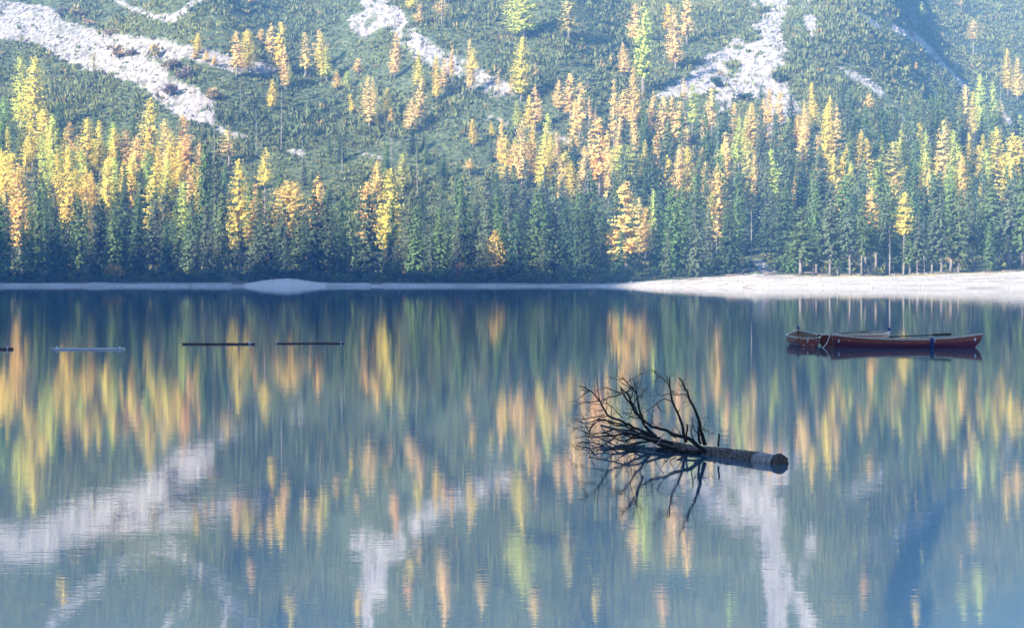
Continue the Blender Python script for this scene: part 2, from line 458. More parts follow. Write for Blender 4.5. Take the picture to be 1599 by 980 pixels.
tag(o, 'wooded mountain behind the near bank that shades the lake', kind='structure')
mb = MB(); mb.box((0, 600, -7.0), (2600, 2900, 1.0))
tag(mb.build('valley_ground', M_FAR), 'dark valley ground beneath the lake', kind='structure')

# ------------------------------------------------------------------ water
def water_mat():
    m, nt, N, P = mat('lake_water')
    tc = node(nt, 'ShaderNodeTexCoord'); oc = tc.outputs['Object']
    P.inputs['Base Color'].default_value = (0.028, 0.085, 0.125, 1)
    P.inputs['IOR'].default_value = 9.0
    P.inputs['Specular IOR Level'].default_value = 0.5
    # calm streaks and wind-brushed patches differ in smoothness
    mp = node(nt, 'ShaderNodeMapping'); mp.inputs['Scale'].default_value = (0.05, 0.22, 1)
    nt.links.new(oc, mp.inputs[0])
    n0 = noise_node(nt, 1.0, 4, 0.6, mp.outputs[0])
    mr = node(nt, 'ShaderNodeMapRange'); mr.inputs[1].default_value = 0.35; mr.inputs[2].default_value = 0.7
    mr.inputs[3].default_value = 0.006; mr.inputs[4].default_value = 0.026
    nt.links.new(n0.outputs[0], mr.inputs[0]); nt.links.new(mr.outputs[0], P.inputs['Roughness'])
    n1 = noise_node(nt, 1.3, 2, 0.5, oc)
    mp2 = node(nt, 'ShaderNodeMapping'); mp2.inputs['Scale'].default_value = (4.0, 14.0, 1)
    nt.links.new(oc, mp2.inputs[0])
    n2 = noise_node(nt, 1.0, 2, 0.5, mp2.outputs[0])
    b1 = node(nt, 'ShaderNodeBump'); b1.inputs['Strength'].default_value = 1.0; b1.inputs['Distance'].default_value = 0.0010
    b2 = node(nt, 'ShaderNodeBump'); b2.inputs['Strength'].default_value = 1.0; b2.inputs['Distance'].default_value = 0.00035
    nt.links.new(n1.outputs[0], b1.inputs['Height']); nt.links.new(n2.outputs[0], b2.inputs['Height'])
    nt.links.new(b1.outputs[0], b2.inputs['Normal']); nt.links.new(b2.outputs[0], P.inputs['Normal'])
    return m
M_WATER = water_mat()
o = obj('lake_water', make_mesh('lake_water', [(-420, -130, 0), (420, -130, 0), (420, 640, 0), (-420, 640, 0)], [(0, 1, 2, 3)], M_WATER))
tag(o, 'calm blue lake water mirroring the autumn forest', kind='structure')

# ------------------------------------------------------------------ air
mb = MB(); mb.box((0, 600, 248), (2700, 3000, 514))
m_h, nt, N, P = mat('thin_haze'); N.remove(P)
pv = node(nt, 'ShaderNodeVolumePrincipled')
pv.inputs['Color'].default_value = (0.23, 0.53, 1.0, 1)
pv.inputs['Density'].default_value = HAZE
pv.inputs['Anisotropy'].default_value = 0.1
nt.links.new(pv.outputs[0], N['Material Output'].inputs['Volume'])
tag(mb.build('haze', m_h), 'thin blue autumn haze over lake and slope', kind='stuff')
# ------------------------------------------------------------------ dwarf pine scrub on the open slope
def tone_rgba(t): return np.stack([t[:, 0], t[:, 1], t[:, 2], np.ones(len(t))], 1)
def forest_edge(px):
    return np.interp(px, [-400, 0, 120, 200, 330, 420, 550, 700, 780, 850, 1000, 1100, 1200, 1400, 1500, 1599, 2000],
                     [232, 232, 252, 262, 292, 322, 345, 335, 290, 262, 222, 215, 215, 215, 185, 180, 180])
def make_scrub():
    n = 150000
    Y = np.sqrt(rng.uniform(575.0 ** 2, 1345.0 ** 2, n)); A = rng.uniform(-0.315, 0.315, n)
    X = A * Y; Z = gz(X, Y)
    px = HX + FPX * A; py = HY - FPX * (Z - CAMH) / Y
    sf = scree_field(px, py, X, Y)
    patch = fbm(X / 24.0, Y / 30.0, 4)
    keep = (rng.random(n) < np.clip(0.9 + 0.9 * patch, 0.6, 1)) & (rng.random(n) < np.clip(-sf * 0.9 + 0.1, 0.045, 1))
    keep &= (rng.random(n) < np.where(py > forest_edge(px) + 25, 0.18, 1.0))
    X, Y, Z, patch = X[keep], Y[keep], Z[keep], patch[keep]; n = len(X)
    K = 9
    big = np.clip(1 + 0.9 * patch + 0.5 * fbm(X / 9.0, Y / 9.0, 2), 0.5, 1.9)
    r = rng.uniform(0.8, 1.7, n) * big; h = (0.7 + 2.2 * rng.random(n) ** 2) * big
    az = rng.uniform(0, 2 * np.pi, (n, K)); rad = np.sqrt(rng.uniform(0.02, 1, (n, K))) * r[:, None]
    bx = X[:, None] + rad * np.cos(az); by = Y[:, None] + rad * np.sin(az); bz = (Z[:, None] - 0.25) + 0 * bx
    hh = h[:, None] * (1.15 - 0.55 * (rad / r[:, None]) ** 2) * rng.uniform(0.6, 1.15, (n, K))
    tilt = 0.7 * rad
    tx = bx + tilt * np.cos(az) + rng.normal(0, 0.12, (n, K)); ty = by + tilt * np.sin(az) + rng.normal(0, 0.12, (n, K)); tz = bz + hh
    a2 = rng.uniform(0, 2 * np.pi, (n, K)); w = rng.uniform(0.30, 0.62, (n, K)) * np.sqrt(big)[:, None]
    V = np.empty((n, K, 4, 3)); dx, dy = np.cos(a2) * w, np.sin(a2) * w
    mx, my, mz = bx * 0.45 + tx * 0.55, by * 0.45 + ty * 0.55, bz + hh * 0.45
    V[:, :, 0] = np.stack([bx - dy * .4, by + dx * .4, bz], -1)
    V[:, :, 1] = np.stack([mx + dx, my + dy, mz], -1)
    V[:, :, 2] = np.stack([tx, ty, tz], -1)
    V[:, :, 3] = np.stack([mx - dx, my - dy, mz + 0.1], -1)
    F = np.arange(n * K * 4).reshape(-1, 4)
    hue = fbm(X / 45.0 + 30, Y / 60.0, 3)
    base = 1.7 * np.stack([0.072 + 0.030 * np.clip(hue, -1, 1), 0.078 + 0.022 * np.clip(hue, -1, 1), 0.029 + 0.0 * hue], 1)
    odd = rng.random(n) < 0.025
    base[odd] = np.array([0.2, 0.14, 0.05])
    t = base[:, None, :] * rng.uniform(0.8, 1.25, (n, K, 1)) * rng.uniform(0.65, 1.35, (n, 1, 1))
    t = np.repeat(t.reshape(-1, 3), 4, axis=0)
    o = obj('dwarf_pine_scrub', make_mesh('dwarf_pine_scrub', V.reshape(-1, 3), F, M_SCRUB, False, attr={'tone': tone_rgba(t)}))
    tag(o, 'low dark green mountain pine scrub covering the open slope', kind='stuff')
make_scrub()

# loose stones of the chutes and the beach
def make_stones(name, label, n, Y0, Y1, cond, smin, smax, m):
    Y = np.sqrt(rng.uniform(Y0 ** 2, Y1 ** 2, n)); A = rng.uniform(-0.30, 0.30, n); X = A * Y; Z = gz(X, Y)
    px = HX + FPX * A; py = HY - FPX * (Z - CAMH) / Y
    k = cond(px, py, X, Y); X, Y, Z = X[k], Y[k], Z[k]; n = len(X)
    base = np.array([(-1, -.7, 0), (.9, -.8, 0), (1, .9, 0), (-.8, 1, 0), (-.5, -.4, 1), (.5, -.5, .8), (.4, .6, 1.1), (-.6, .4, .8)])
    fq = np.array([(4, 5, 6, 7), (0, 1, 5, 4), (1, 2, 6, 5), (2, 3, 7, 6), (3, 0, 4, 7)])
    s = smin + (smax - smin) * rng.random(n) ** 3
    V = base[None] * s[:, None, None] * rng.uniform(0.6, 1.2, (n, 8, 3))
    q = rng.uniform(0, 6.28, n); c, s_ = np.cos(q)[:, None], np.sin(q)[:, None]
    V = np.stack([V[..., 0] * c - V[..., 1] * s_ + X[:, None], V[..., 0] * s_ + V[..., 1] * c + Y[:, None], V[..., 2] + Z[:, None] - 0.15 * s[:, None]], -1)
    F = (fq[None] + (np.arange(n) * 8)[:, None, None]).reshape(-1, 4)
    tag(obj(name, make_mesh(name, V.reshape(-1, 3), F, m)), label, kind='stuff')
make_stones('scree_rubble', 'pale broken rubble lying in the scree chutes', 60000, 640, 1320, lambda px, py, X, Y: (scree_field(px, py, X, Y) > 0.2) & (py < 260), 0.25, 1.2, M_ROCK)
def _bcond(px, py, X, Y):
    d = Y - np.interp(px, SHX, SHY)
    b = np.interp(px, [0, 940, 1010, 1100, 1599], [6, 7, 22, 60, 105])
    return (d > -0.5) & (d < b) & (rng.random(len(d)) < 0.25 + 0.75 * (fbm(X / 12, d / 6.0, 3) > 0.15))
make_stones('beach_pebbles', 'pale pebbles and cobbles strewn over the gravel shore', 26000, 438, 575, _bcond, 0.05, 0.32, M_ROCK)

# ------------------------------------------------------------------ trees
def conifer_mesh(seed, kind, H=20.0, W=5.5, t0=0.06, step=0.55, fill=1.0, taper=1.0, top=0.10, droop=0.35, leaf=0.78, broad=0.0, gap=0.15):
    """crown of needle sprays carried on whorls of branches, plus the trunk; height H, widest about W"""
    g = np.random.default_rng(seed)
    Vs, Ts = [], []
    z = t0 * H
    bend = g.normal(0, 0.012, 2)
    ph = g.uniform(0, 6.28, 4)
    lev = 0
    while z < H * 0.985:
        t = (z / H - t0) / (1 - t0)
        if broad > 0: prof = (1 - t ** 3.2) ** 0.7 * (0.55 + 0.45 * sstep(0.0, 0.28, t))
        else: prof = (1 - t) ** taper * (0.6 + 0.4 * sstep(0.0, 0.16, t)) + top * (1 - t ** 4) * 0.55
        Rz = W / 2 * (0.12 + 0.95 * prof) * g.uniform(0.8, 1.12)
        nb = max(3, int(round((4.6 + 4.2 * prof) * fill)))
        a0 = g.uniform(0, 6.28)
        for b in range(nb):
            az = a0 + 6.283 * b / nb + g.normal(0, 0.25)
            dens = 0.5 + 0.5 * math.sin(2 * az + ph[0] + z * 0.33) * math.sin(z * 0.55 + ph[1] + az)
            if g.random() < gap * 1.6 * (1.15 - dens): continue
            L = max(0.35, Rz * g.uniform(0.72, 1.15) * (0.78 + 0.3 * dens))
            dr = droop * (1 - 0.8 * t) + g.normal(0, 0.08)
            ca, sa = math.cos(az), math.sin(az)
            ns = max(2, int(L / (0.27 if kind == 'spruce' else 0.145)))
            for s in range(ns):
                u = (s + g.uniform(0.2, 0.9)) / ns
                if u < 0.12 and L > 1.0: continue
                rr = u * L
                cx = rr * ca + g.normal(0, 0.10); cy = rr * sa + g.normal(0, 0.10)
                cz = z - dr * rr + 0.16 * rr * rr / max(L, 0.5) * (0.9 if kind == 'larch' else 0.55) + g.normal(0, 0.12)
                sz = leaf * g.uniform(0.55, 1.15) * (0.62 + 0.38 * (1 - t)) * (1.1 - 0.35 * u)
                nn = np.array([ca, sa, 0.5]) + g.normal(0, 0.38, 3); nn /= np.linalg.norm(nn)
                dd = np.array([ca * 0.5, sa * 0.5, -0.9 - 0.4 * (1 - t)]) if kind == 'spruce' else np.array([0, 0, 0.1])
                d = dd + g.normal(0, 0.35 if kind == 'spruce' else 0.8, 3)
                d -= nn * float(d @ nn); d /= max(np.linalg.norm(d), 1e-6)
                e = np.cross(nn, d)
                c = np.array([cx, cy, cz])
                w = 0.40 if kind == 'spruce' else 0.6
                q = np.array([c - d * sz * 0.5, c + e * sz * w + d * sz * 0.1, c + d * sz * 0.62, c - e * sz * w - d * sz * 0.02])
                q[:, 0] += bend[0] * q[:, 2] * 0.6; q[:, 1] += bend[1] * q[:, 2] * 0.6
                Vs.append(q)
                tn = g.uniform(0.75, 1.25) * (0.85 + 0.3 * dens)
                Ts.append((tn, tn * g.uniform(0.9, 1.08), tn * g.uniform(0.85, 1.1)))
        z += step * g.uniform(0.7, 1.3) * (0.75 if t > 0.75 else 1.0); lev += 1
    V = np.concatenate(Vs); T = np.repeat(np.array(Ts), 4, axis=0)
    crown = make_mesh(kind + '_crown', V, np.arange(len(V)).reshape(-1, 4), M_LARCH if kind == 'larch' else M_SPRUCE, False, attr={'tone': tone_rgba(T)})
    mb = MB()
    r0 = 0.26 if kind == 'larch' else 0.24
    pts = [(bend[0] * zz * 0.6 + (g.normal(0, 0.03) if zz > 0 else 0), bend[1] * zz * 0.6, zz) for zz in np.linspace(-0.8, H * 0.97, 9)]
    mb.tube(pts, [r0 * (1 - 0.9 * i / 8) * (1.25 if i == 0 else 1) for i in range(9)], 7)
    for k in range(22):                                 # bare limbs low on the trunk and inside the crown
        zz = H * g.uniform(max(0.08, t0 - 0.25), 0.8); az = g.uniform(0, 6.28)
        L = W / 2 * g.uniform(0.35, 0.75) * (1 - 0.7 * zz / H)
        p0 = Vector((bend[0] * zz * 0.6, bend[1] * zz * 0.6, zz))
        p1 = p0 + Vector((math.cos(az) * L * .6, math.sin(az) * L * .6, -0.10 * L)); p2 = p0 + Vector((math.cos(az) * L, math.sin(az) * L, 0.05 * L))
        mb.tube([p0, p1, p2], [0.06, 0.045, 0.02], 3, cap=False)
    trunk = mb.mesh(kind + '_trunk', M_BARK, True)
    return crown, trunk, H, W

SPRUCE = [conifer_mesh(100 + i, 'spruce', W=5.2, t0=0.05, taper=0.62, droop=0.42, fill=1.0, step=0.42, gap=0.12, top=0.08) for i in range(4)] + \
         [conifer_mesh(120 + i, 'spruce', W=4.4, t0=0.14, taper=0.55, droop=0.5, fill=0.95, step=0.44, gap=0.25, top=0.10) for i in range(3)]
SPRUCE_BARE = [conifer_mesh(140 + i, 'spruce', W=5.6, t0=(0.2, 0.27, 0.33, 0.4)[i], taper=0.6, droop=0.45, fill=1.0, step=0.42, gap=0.2, top=0.10) for i in range(4)]
LARCH = [conifer_mesh(200 + i, 'larch', W=5.5, t0=0.14, taper=0.58, droop=0.12, fill=1.0, step=0.46, gap=0.3, top=0.16, leaf=0.43) for i in range(5)]
LARCH_SLIM = [conifer_mesh(220 + i, 'larch', W=4.5, t0=0.2, taper=0.5, droop=0.2, fill=0.85, step=0.5, gap=0.45, top=0.22, leaf=0.62) for i in range(4)]
LARCH_SPARSE = [conifer_mesh(240 + i, 'larch', W=5.0, t0=0.3, taper=0.6, droop=0.2, fill=0.85, step=0.7, gap=0.5, top=0.2, leaf=0.43) for i in range(3)]
LARCH_BROAD = [conifer_mesh(260 + i, 'larch', W=7.5, t0=0.28, droop=0.15, fill=1.25, step=0.5, gap=0.22, leaf=0.46, broad=1.0) for i in range(2)]
LARCH_TUFT = [conifer_mesh(280 + i, 'larch', W=5.0, t0=0.5, taper=0.55, droop=0.15, fill=1.0, step=0.55, gap=0.25, top=0.25, leaf=0.43) for i in range(2)]

LCOL = {'Y': (0.66, 0.55, 0.115), 'L': (0.47, 0.52, 0.12), 'O': (0.68, 0.49, 0.15), 'P': (0.68, 0.52, 0.20), 'B': (0.45, 0.42, 0.13), 'G': (0.25, 0.37, 0.09)}
LNAME = {'Y': 'golden yellow', 'L': 'yellow-green', 'O': 'orange gold', 'P': 'salmon orange', 'B': 'olive yellow', 'G': 'still green'}
THINGS = []                                             # every tree and bush, for the labels
_proto = {}
def plant(kind, variant_key, variant, X, Y, height, width, color, cat, base_dz=0.0):
    """one tree: an Empty at its foot with trunk and crown"""
    key = (kind, variant_key)
    crown, trunk, H, W = variant
    if key not in _proto:
        r = empty(kind); obj('trunk', trunk, r); obj('crown', crown, r)
        _proto[key] = r
    else:
        r = copy_tree(_proto[key])
    r.location = (X, Y, float(gz(np.array([X]), np.array([Y]))[0]) + base_dz)
    r.rotation_euler = (random.gauss(0, 0.012), random.gauss(0, 0.012), random.uniform(0, 6.28))
    r.scale = (width / W, width / W, height / H)
    for c in r.children: c.color = (*color, 1)
    r['category'] = cat
    return r
def jitter(c, s=0.12):
    k = random.uniform(1 - s, 1 + s)
    return tuple(max(0.01, v * k * random.uniform(1 - s * .5, 1 + s * .5)) for v in c)

# x, top row, foot row, width, colour, habit (n normal, s slim, p sparse, b broad, t tuft on a bare trunk)
LARCHES = '''8 150 240 26 G n;31 82 205 26 L n;55 88 218 44 Y n;71 169 268 40 Y n;84 177 300 34 L n;107 189 262 18 O s;135 183 275 30 Y n;107 226 378 32 Y n;
8 235 345 36 Y n;24 238 340 28 Y s;32 254 405 44 O n;126 233 320 26 L n;140 272 330 20 O s;136 308 395 20 O n;164 250 340 22 B n;178 244 338 30 L n;182 200 280 30 Y n;
196 203 275 28 P n;206 241 305 24 L n;234 153 275 34 Y n;213 212 285 26 P n;233 234 325 28 G n;241 259 392 32 Y s;258 184 285 28 P n;270 203 300 28 Y n;287 179 262 24 P s;
260 248 330 26 L n;287 283 395 26 L n;297 257 330 14 P s;312 223 290 22 P n;358 197 262 32 P p;371 247 408 36 Y n;398 284 405 24 P s;414 230 345 20 Y t;453 282 405 50 O b;
496 272 392 24 O s;575 282 402 27 O s;588 250 330 24 O n;605 262 408 40 Y n;629 238 300 22 B n;618 370 422 30 Y n;310 52 86 15 Y n;304 78 94 9 P s;322 79 99 9 P s;335 86 104 8 P s;387 44 114 28 Y n;
408 46 68 10 P s;424 37 94 14 P s;438 33 118 18 Y s;451 102 134 15 L n;477 51 122 16 P s;498 44 106 18 P s;510 72 130 14 L s;526 110 142 15 O n;543 112 142 15 L n;560 92 118 14 P s;
549 147 180 10 Y s;577 117 202 28 P n;604 137 186 15 Y n;611 170 198 10 P s;643 152 210 22 P n;653 78 142 18 Y n;657 122 198 16 P s;679 94 128 9 P s;694 92 146 12 P s;706 72 130 8 O s;
738 74 148 17 Y t;778 105 158 11 P p;814 57 160 29 Y n;797 120 160 9 P p;836 98 125 12 P p;836 132 208 17 P s;826 148 208 17 Y n;807 158 202 14 L n;790 212 288 25 Y n;802 222 290 22 P n;
815 184 296 27 P n;829 202 290 21 O s;848 208 304 25 Y n;856 177 250 16 L s;871 206 262 18 P n;883 234 310 26 Y s;739 186 232 15 Y n;768 190 216 12 Y n;733 247 280 13 P t;768 228 242 9 O n;
873 124 176 18 P n;891 114 190 18 P s;905 128 220 20 P s;920 150 200 11 P p;930 170 202 11 P p;959 123 235 12 P s;937 182 305 29 O s;913 228 330 17 P t;975 226 310 46 L b;979 281 434 40 O s;
1008 322 405 24 O n;999 308 405 24 P n;818 -44 64 48 L n;888 -22 64 21 B s;690 -22 40 16 P p;655 7 42 16 P s;644 -16 18 18 Y n;992 6 72 20 P s;1004 0 150 25 L s;975 66 120 20 P n;990 106 204 28 O n;
1043 6 56 14 Y s;1055 12 112 25 P n;1073 -10 70 17 P s;1068 117 172 11 P p;1037 150 232 18 P s;1050 151 235 18 P s;1063 158 238 18 P s;1103 160 236 13 P s;1149 159 245 17 P s;1172 160 258 24 O n;
1190 152 255 25 P n;1256 159 232 18 P n;1230 184 235 13 L s;1292 165 265 24 Y n;1306 167 262 18 P s;1168 217 345 31 B n;1205 232 335 23 L s;1121 258 400 34 O n;1097 229 280 16 P n;1071 197 295 26 P n;
1242 276 330 14 O n;1254 198 305 18 P s;1042 242 335 20 Y s;1081 277 325 15 O n;1311 275 372 33 P n;1328 257 345 17 Y n;1362 292 425 25 O t;1395 220 335 44 B n;1411 302 432 25 Y t;1447 203 315 21 L n;
1471 186 315 31 P n;1500 222 335 34 L n;1503 248 330 27 Y n;1484 254 345 23 G n;1532 284 345 20 Y n;1557 197 285 32 Y n;1579 207 325 44 Y n;1596 212 278 22 P n;1592 178 245 24 L n;1508 132 245 27 P n;
1519 142 220 16 Y n;1532 113 215 22 L n;1549 125 225 18 L n;1563 158 210 15 P p;1574 75 150 18 Y n;1589 90 158 18 O n;1520 31 90 17 P t;1358 147 188 14 O t;1430 97 114 6 O n;1440 3 32 15 L p;
1501 -10 18 9 P p;392 -28 8 16 P n;145 74 120 14 B p;1112 300 392 18 L n;1020 295 395 18 L n;66 205 330 30 L n;1060 232 320 20 P n;1133 205 300 20 P s;1215 170 250 14 P p;1275 210 300 16 P s;
1450 262 345 16 P n;1540 232 320 22 L n;950 225 320 18 P n;892 250 325 14 Y n;905 262 330 14 B p;695 -95 12 22 P n;752 -70 -8 20 P n;835 -95 -32 22 P n;455 -100 -42 20 Y n;1350 -55 -8 18 O n;1530 -85 0 20 L n;1505 -112 -60 18 L n;1035 -100 -30 20 P n;640 -62 -12 16 P s;560 -92 -40 16 Y n;100 -60 -15 18 Y s;930 -80 -30 16 Y n;1140 -90 -40 16 L s;1430 -100 -50 16 Y n'''
def parse(s): return [e.split() for e in s.replace('\n', '').split(';') if e.strip()]
for x, yt, yb, w, c, hb in parse(LARCHES):
    x, yt, yb, w = float(x), float(yt), float(yb), float(w)
    if w <= 0: continue
    Y = find_Y(x, yb); X = (x - HX) / FPX * Y
    h = (yb - yt) * Y / FPX; wd = w * Y / FPX * 1.5
    pool = {'n': LARCH, 's': LARCH_SLIM, 'p': LARCH_SPARSE, 'b': LARCH_BROAD, 't': LARCH_TUFT}[hb]
    i = random.randrange(len(pool))
    o = plant('larch_tree', hb + str(i), pool[i], X, Y, h, wd, jitter(LCOL[c], 0.10), 'larch')
    THINGS.append(dict(o=o, noun='larch', px=x, top=yt, base=yb, Y=Y, w=w, look=LNAME[c], habit=hb, h=h))

# the larches between those, thick in three belts: x range, row range of the foot, how many
for x0, x1, y0, y1, cnt, cols in [(-20, 320, 262, 350, 30, 'YYLYYOY'), (780, 960, 240, 320, 12, 'YPPO'), (960, 1300, 190, 330, 26, 'POYYLP'), (1300, 1620, 215, 340, 26, 'YYLYO'), (330, 760, 120, 200, 8, 'PYP')]:
    for k in range(cnt):
        x = x0 + (x1 - x0) * (k + random.uniform(0.1, 0.9)) / cnt; yb = random.uniform(y0, y1)
        Y = find_Y(x, yb); X = (x - HX) / FPX * Y; h = random.uniform(13, 24); w = random.uniform(15, 26) * 640 / Y; c = random.choice(cols); hb = random.choice('nnns')
        pool = {'n': LARCH, 's': LARCH_SLIM}[hb]; i = random.randrange(len(pool))
        o = plant('larch_tree', hb + str(i), pool[i], X, Y, h, w * Y / FPX * 1.5, jitter(LCOL[c], 0.10), 'larch')
        THINGS.append(dict(o=o, noun='larch', px=x, top=yb - h * FPX / Y, base=yb, Y=Y, w=w, look=LNAME[c], habit=hb, h=h))
# spruces: those one can place from the photograph, then the forest around them
SPR = '''133 310 414 24 f;163 322 418 24 f;215 298 430 26 f;256 300 412 34 f;57 292 432 28 f;240 330 420 22 n;318 226 400 34 n;300 300 430 30 n;340 235 420 30 n;512 300 434 46 f;478 335 432 28 n;550 300 428 28 n;
640 300 430 26 n;676 330 425 22 n;703 360 425 24 f;722 275 428 36 f;762 268 428 40 f;808 330 425 28 f;850 300 430 38 f;868 265 430 34 n;900 300 430 30 n;925 330 428 30 n;1053 288 432 40 f;1029 330 428 30 n;
1018 235 380 30 n;1135 330 425 30 f;1150 355 418 26 f;1250 322 432 48 b;1238 360 428 30 f;1296 320 432 34 b;1327 318 432 34 b;1345 300 430 26 b;1385 308 428 36 b;1432 330 430 36 b;1421 360 432 26 b;1470 300 428 36 b;
1497 296 426 40 b;1520 310 424 34 b;1548 288 422 40 b;1575 282 420 40 b;1597 270 420 40 b;1545 345 424 22 f;1270 370 430 24 b;1308 352 430 24 b;1360 330 430 26 b;1455 320 430 28 b;1123 165 300 16 n;1210 170 310 14 n;
1427 147 270 22 n;1470 128 265 26 n;1450 160 270 22 n;1352 195 300 22 n;1372 190 300 24 n;1325 200 310 24 n;1248 240 345 22 n;1535 245 330 20 n;10 300 425 26 n;88 300 425 28 n;275 320 425 26 n;345 300 430 26 n'''
TREES = []
for x, yt, yb, w, hb in parse(SPR):
    x, yt, yb, w = float(x), float(yt), float(yb), float(w)
    Y = find_Y(x, yb)
    TREES.append((x, Y, (yb - yt) * Y / FPX, w * Y / FPX, hb, True))
for k in range(36):                                     # scattered over the scrub
    x = random.uniform(330, 800) if k < 26 else random.uniform(1250, 1560); yb = random.uniform(225, 345) if k < 26 else random.uniform(170, 230)
    Y = find_Y(x, yb); h = random.uniform(5, 12); TREES.append((x, Y, h, h * random.uniform(.28, .4), 'f', True))
occ = {}
def free(X, Y, r):
    i, j = int(X // 8), int(Y // 8)
    for a in (-1, 0, 1):
        for b in (-1, 0, 1):
            for (x, y) in occ.get((i + a, j + b), ()):
                if (x - X) ** 2 + (y - Y) ** 2 < r * r: return False
    occ.setdefault((i, j), []).append((X, Y)); return True
for t in THINGS: free(t['o'].location.x, t['Y'], 0.1)
for t in TREES: free((t[0] - HX) / FPX * t[1], t[1], 0.1)
LH = [(t['px'], t['w'], t['Y'], t['top'], t['base']) for t in THINGS if t['w'] > 15]
N_ = 30000
cY = np.sqrt(rng.uniform(564.0 ** 2, 800.0 ** 2, N_)); cA = rng.uniform(-0.285, 0.285, N_); cX = cA * cY
cZ = gz(cX, cY); cpx = HX + FPX * cA; cpy = HY - FPX * (cZ - CAMH) / cY
csf = scree_field(cpx, cpy, cX, cY)
bwf = np.interp(cpx, [-900, 0, 900, 1010, 1100, 1599], [562, 566, 566, 566, 563, 548]); n_in = 0
for k in range(N_):
    e = forest_edge(cpx[k])
    dd = cpy[k] - e
    if csf[k] > -0.6 and cpy[k] < 400: continue
    if cY[k] < bwf[k] or (1150 < cpx[k] < 1215 and cY[k] < 620): continue
    pr = 1.0 if dd > 25 else (0.55 if dd > 0 else (0.10 if dd > -30 else 0.0))
    if fbm(cX[k] / 30, cY[k] / 30, 2) < -0.35: pr *= 0.35
    if random.random() > pr: continue
    if any(abs(lp - cpx[k]) < 0.55 * lw + 4 and lY > cY[k] and lt < cpy[k] - 60 and cpy[k] < lb + 45 and random.random() < 0.8 for lp, lw, lY, lt, lb in LH): continue
    if not free(cX[k], cY[k], 7.0): continue
    h = random.uniform(10, 26) if dd > 40 else random.uniform(7, 19)
    if 330 < cpx[k] < 790 and dd < 60: h = random.uniform(6, 15)
    if cpx[k] > 1000: h *= 1.12
    hb = 'b' if (cpx[k] > 1240 and cpy[k] > 400) else random.choice('fnnn')
    TREES.append((cpx[k], cY[k], h, h * random.uniform(0.24, 0.40), hb, False))

# which of them show: paint coarse outlines from near to far
vis_buf = np.zeros((470, 820), bool)
def paint(px, top, base, w, real):
    n = 0
    for y in range(max(0, int(top) + 60), min(469, int(base) + 60)):
        f = (y - 60 - top) / max(base - top, 1)
        hw = max(0.4, w * 0.5 * min(1, 0.12 + f * 1.15) / 2)
        a, b = max(0, int(px / 2 - hw)), min(819, int(px / 2 + hw) + 1)
        if b <= a: continue
        s = vis_buf[y, a:b]; n += int((~s).sum()); s[:] = True
    return n
def rows(px, Y, h):
    X = (px - HX) / FPX * Y; z = float(gz(np.array([X]), np.array([Y]))[0])
    return HY - FPX * (z + h - CAMH) / Y, HY - FPX * (z - CAMH) / Y
allp = [('L', t['Y'], t['px'], t['h'], t['w'], None) for t in THINGS] + [('S', t[1], t[0], t[2], t[3] * FPX / t[1], i) for i, t in enumerate(TREES)]
score = {}
for k, Y, px, h, w, i in sorted(allp, key=lambda e: e[1]):
    a, b = rows(px, Y, h)
    s = paint(px, a, b, w, True)
    if i is not None: score[i] = s + (500 if TREES[i][5] else 0)
order = sorted(score, key=lambda i: -score[i])
pick = set(order[:285]); rest = [i for i in order[285:] if score[i] > 0]
SGREEN = [((0.046, 0.074, 0.038), 'dark green'), ((0.085, 0.108, 0.058), 'grey-green'), ((0.088, 0.130, 0.046), 'fresh green')]
for i in sorted(pick):
    px, Y, h, wd, hb, hand = TREES[i]
    pool = {'f': SPRUCE[:4], 'n': SPRUCE, 'b': SPRUCE_BARE}[hb]
    j = random.randrange(len(pool)); tone, tn = random.choice(SGREEN[1:] if hand and random.random() < .75 else SGREEN)
    X = (px - HX) / FPX * Y
    o = plant('spruce_tree', ('b' if hb == 'b' else 'f') + str(j), pool[j], X, Y, h, wd * (1.4 if hand else 1.25), jitter(tone, 0.16), 'spruce')
    a, b = rows(px, Y, h)
    THINGS.append(dict(o=o, noun='spruce', px=px, top=a, base=b, Y=Y, w=wd * FPX / Y, look=tn, habit=hb, h=h))
# the rest of the forest, mostly hidden behind those: one mass
def mesh_arrays(me):
    v = np.empty(len(me.vertices) * 3); me.vertices.foreach_get('co', v)
    return v.reshape(-1, 3)
def forest_rest():
    small = [conifer_mesh(300 + i, 'spruce', W=5.0, t0=0.06, taper=0.8, droop=0.45, fill=0.62, step=0.95, gap=0.2, leaf=1.05) for i in range(3)]
    Vs, Ts = [], []
    for i in rest[:520]:
        px, Y, h, wd, hb, hand = TREES[i]; X = (px - HX) / FPX * Y
        crown, trunk, H, W = random.choice(small)
        v = mesh_arrays(crown) * np.array([wd * 1.1 / W, wd * 1.1 / W, h / H])
        q = random.uniform(0, 6.28); c, s = math.cos(q), math.sin(q)
        v = np.stack([v[:, 0] * c - v[:, 1] * s + X, v[:, 0] * s + v[:, 1] * c + Y, v[:, 2] + float(gz(np.array([X]), np.array([Y]))[0])], 1)
        Vs.append(v)
        col = jitter(random.choice(SGREEN)[0], 0.12)
        tn = np.repeat(rng.uniform(0.65, 1.35, len(v) // 4), 4)[:, None] * np.array(col)
        Ts.append(tn)
    V = np.concatenate(Vs); T = np.concatenate(Ts)
    o = obj('spruce_forest', make_mesh('spruce_forest', V, np.arange(len(V)).reshape(-1, 4), M_SCRUB, False, attr={'tone': tone_rgba(T)}))
    tag(o, 'deeper spruce forest filling the gaps behind the separate trees', kind='stuff')
forest_rest()
print('larches', sum(t['noun'] == 'larch' for t in THINGS), 'spruces', len(pick), 'rest', len(rest))

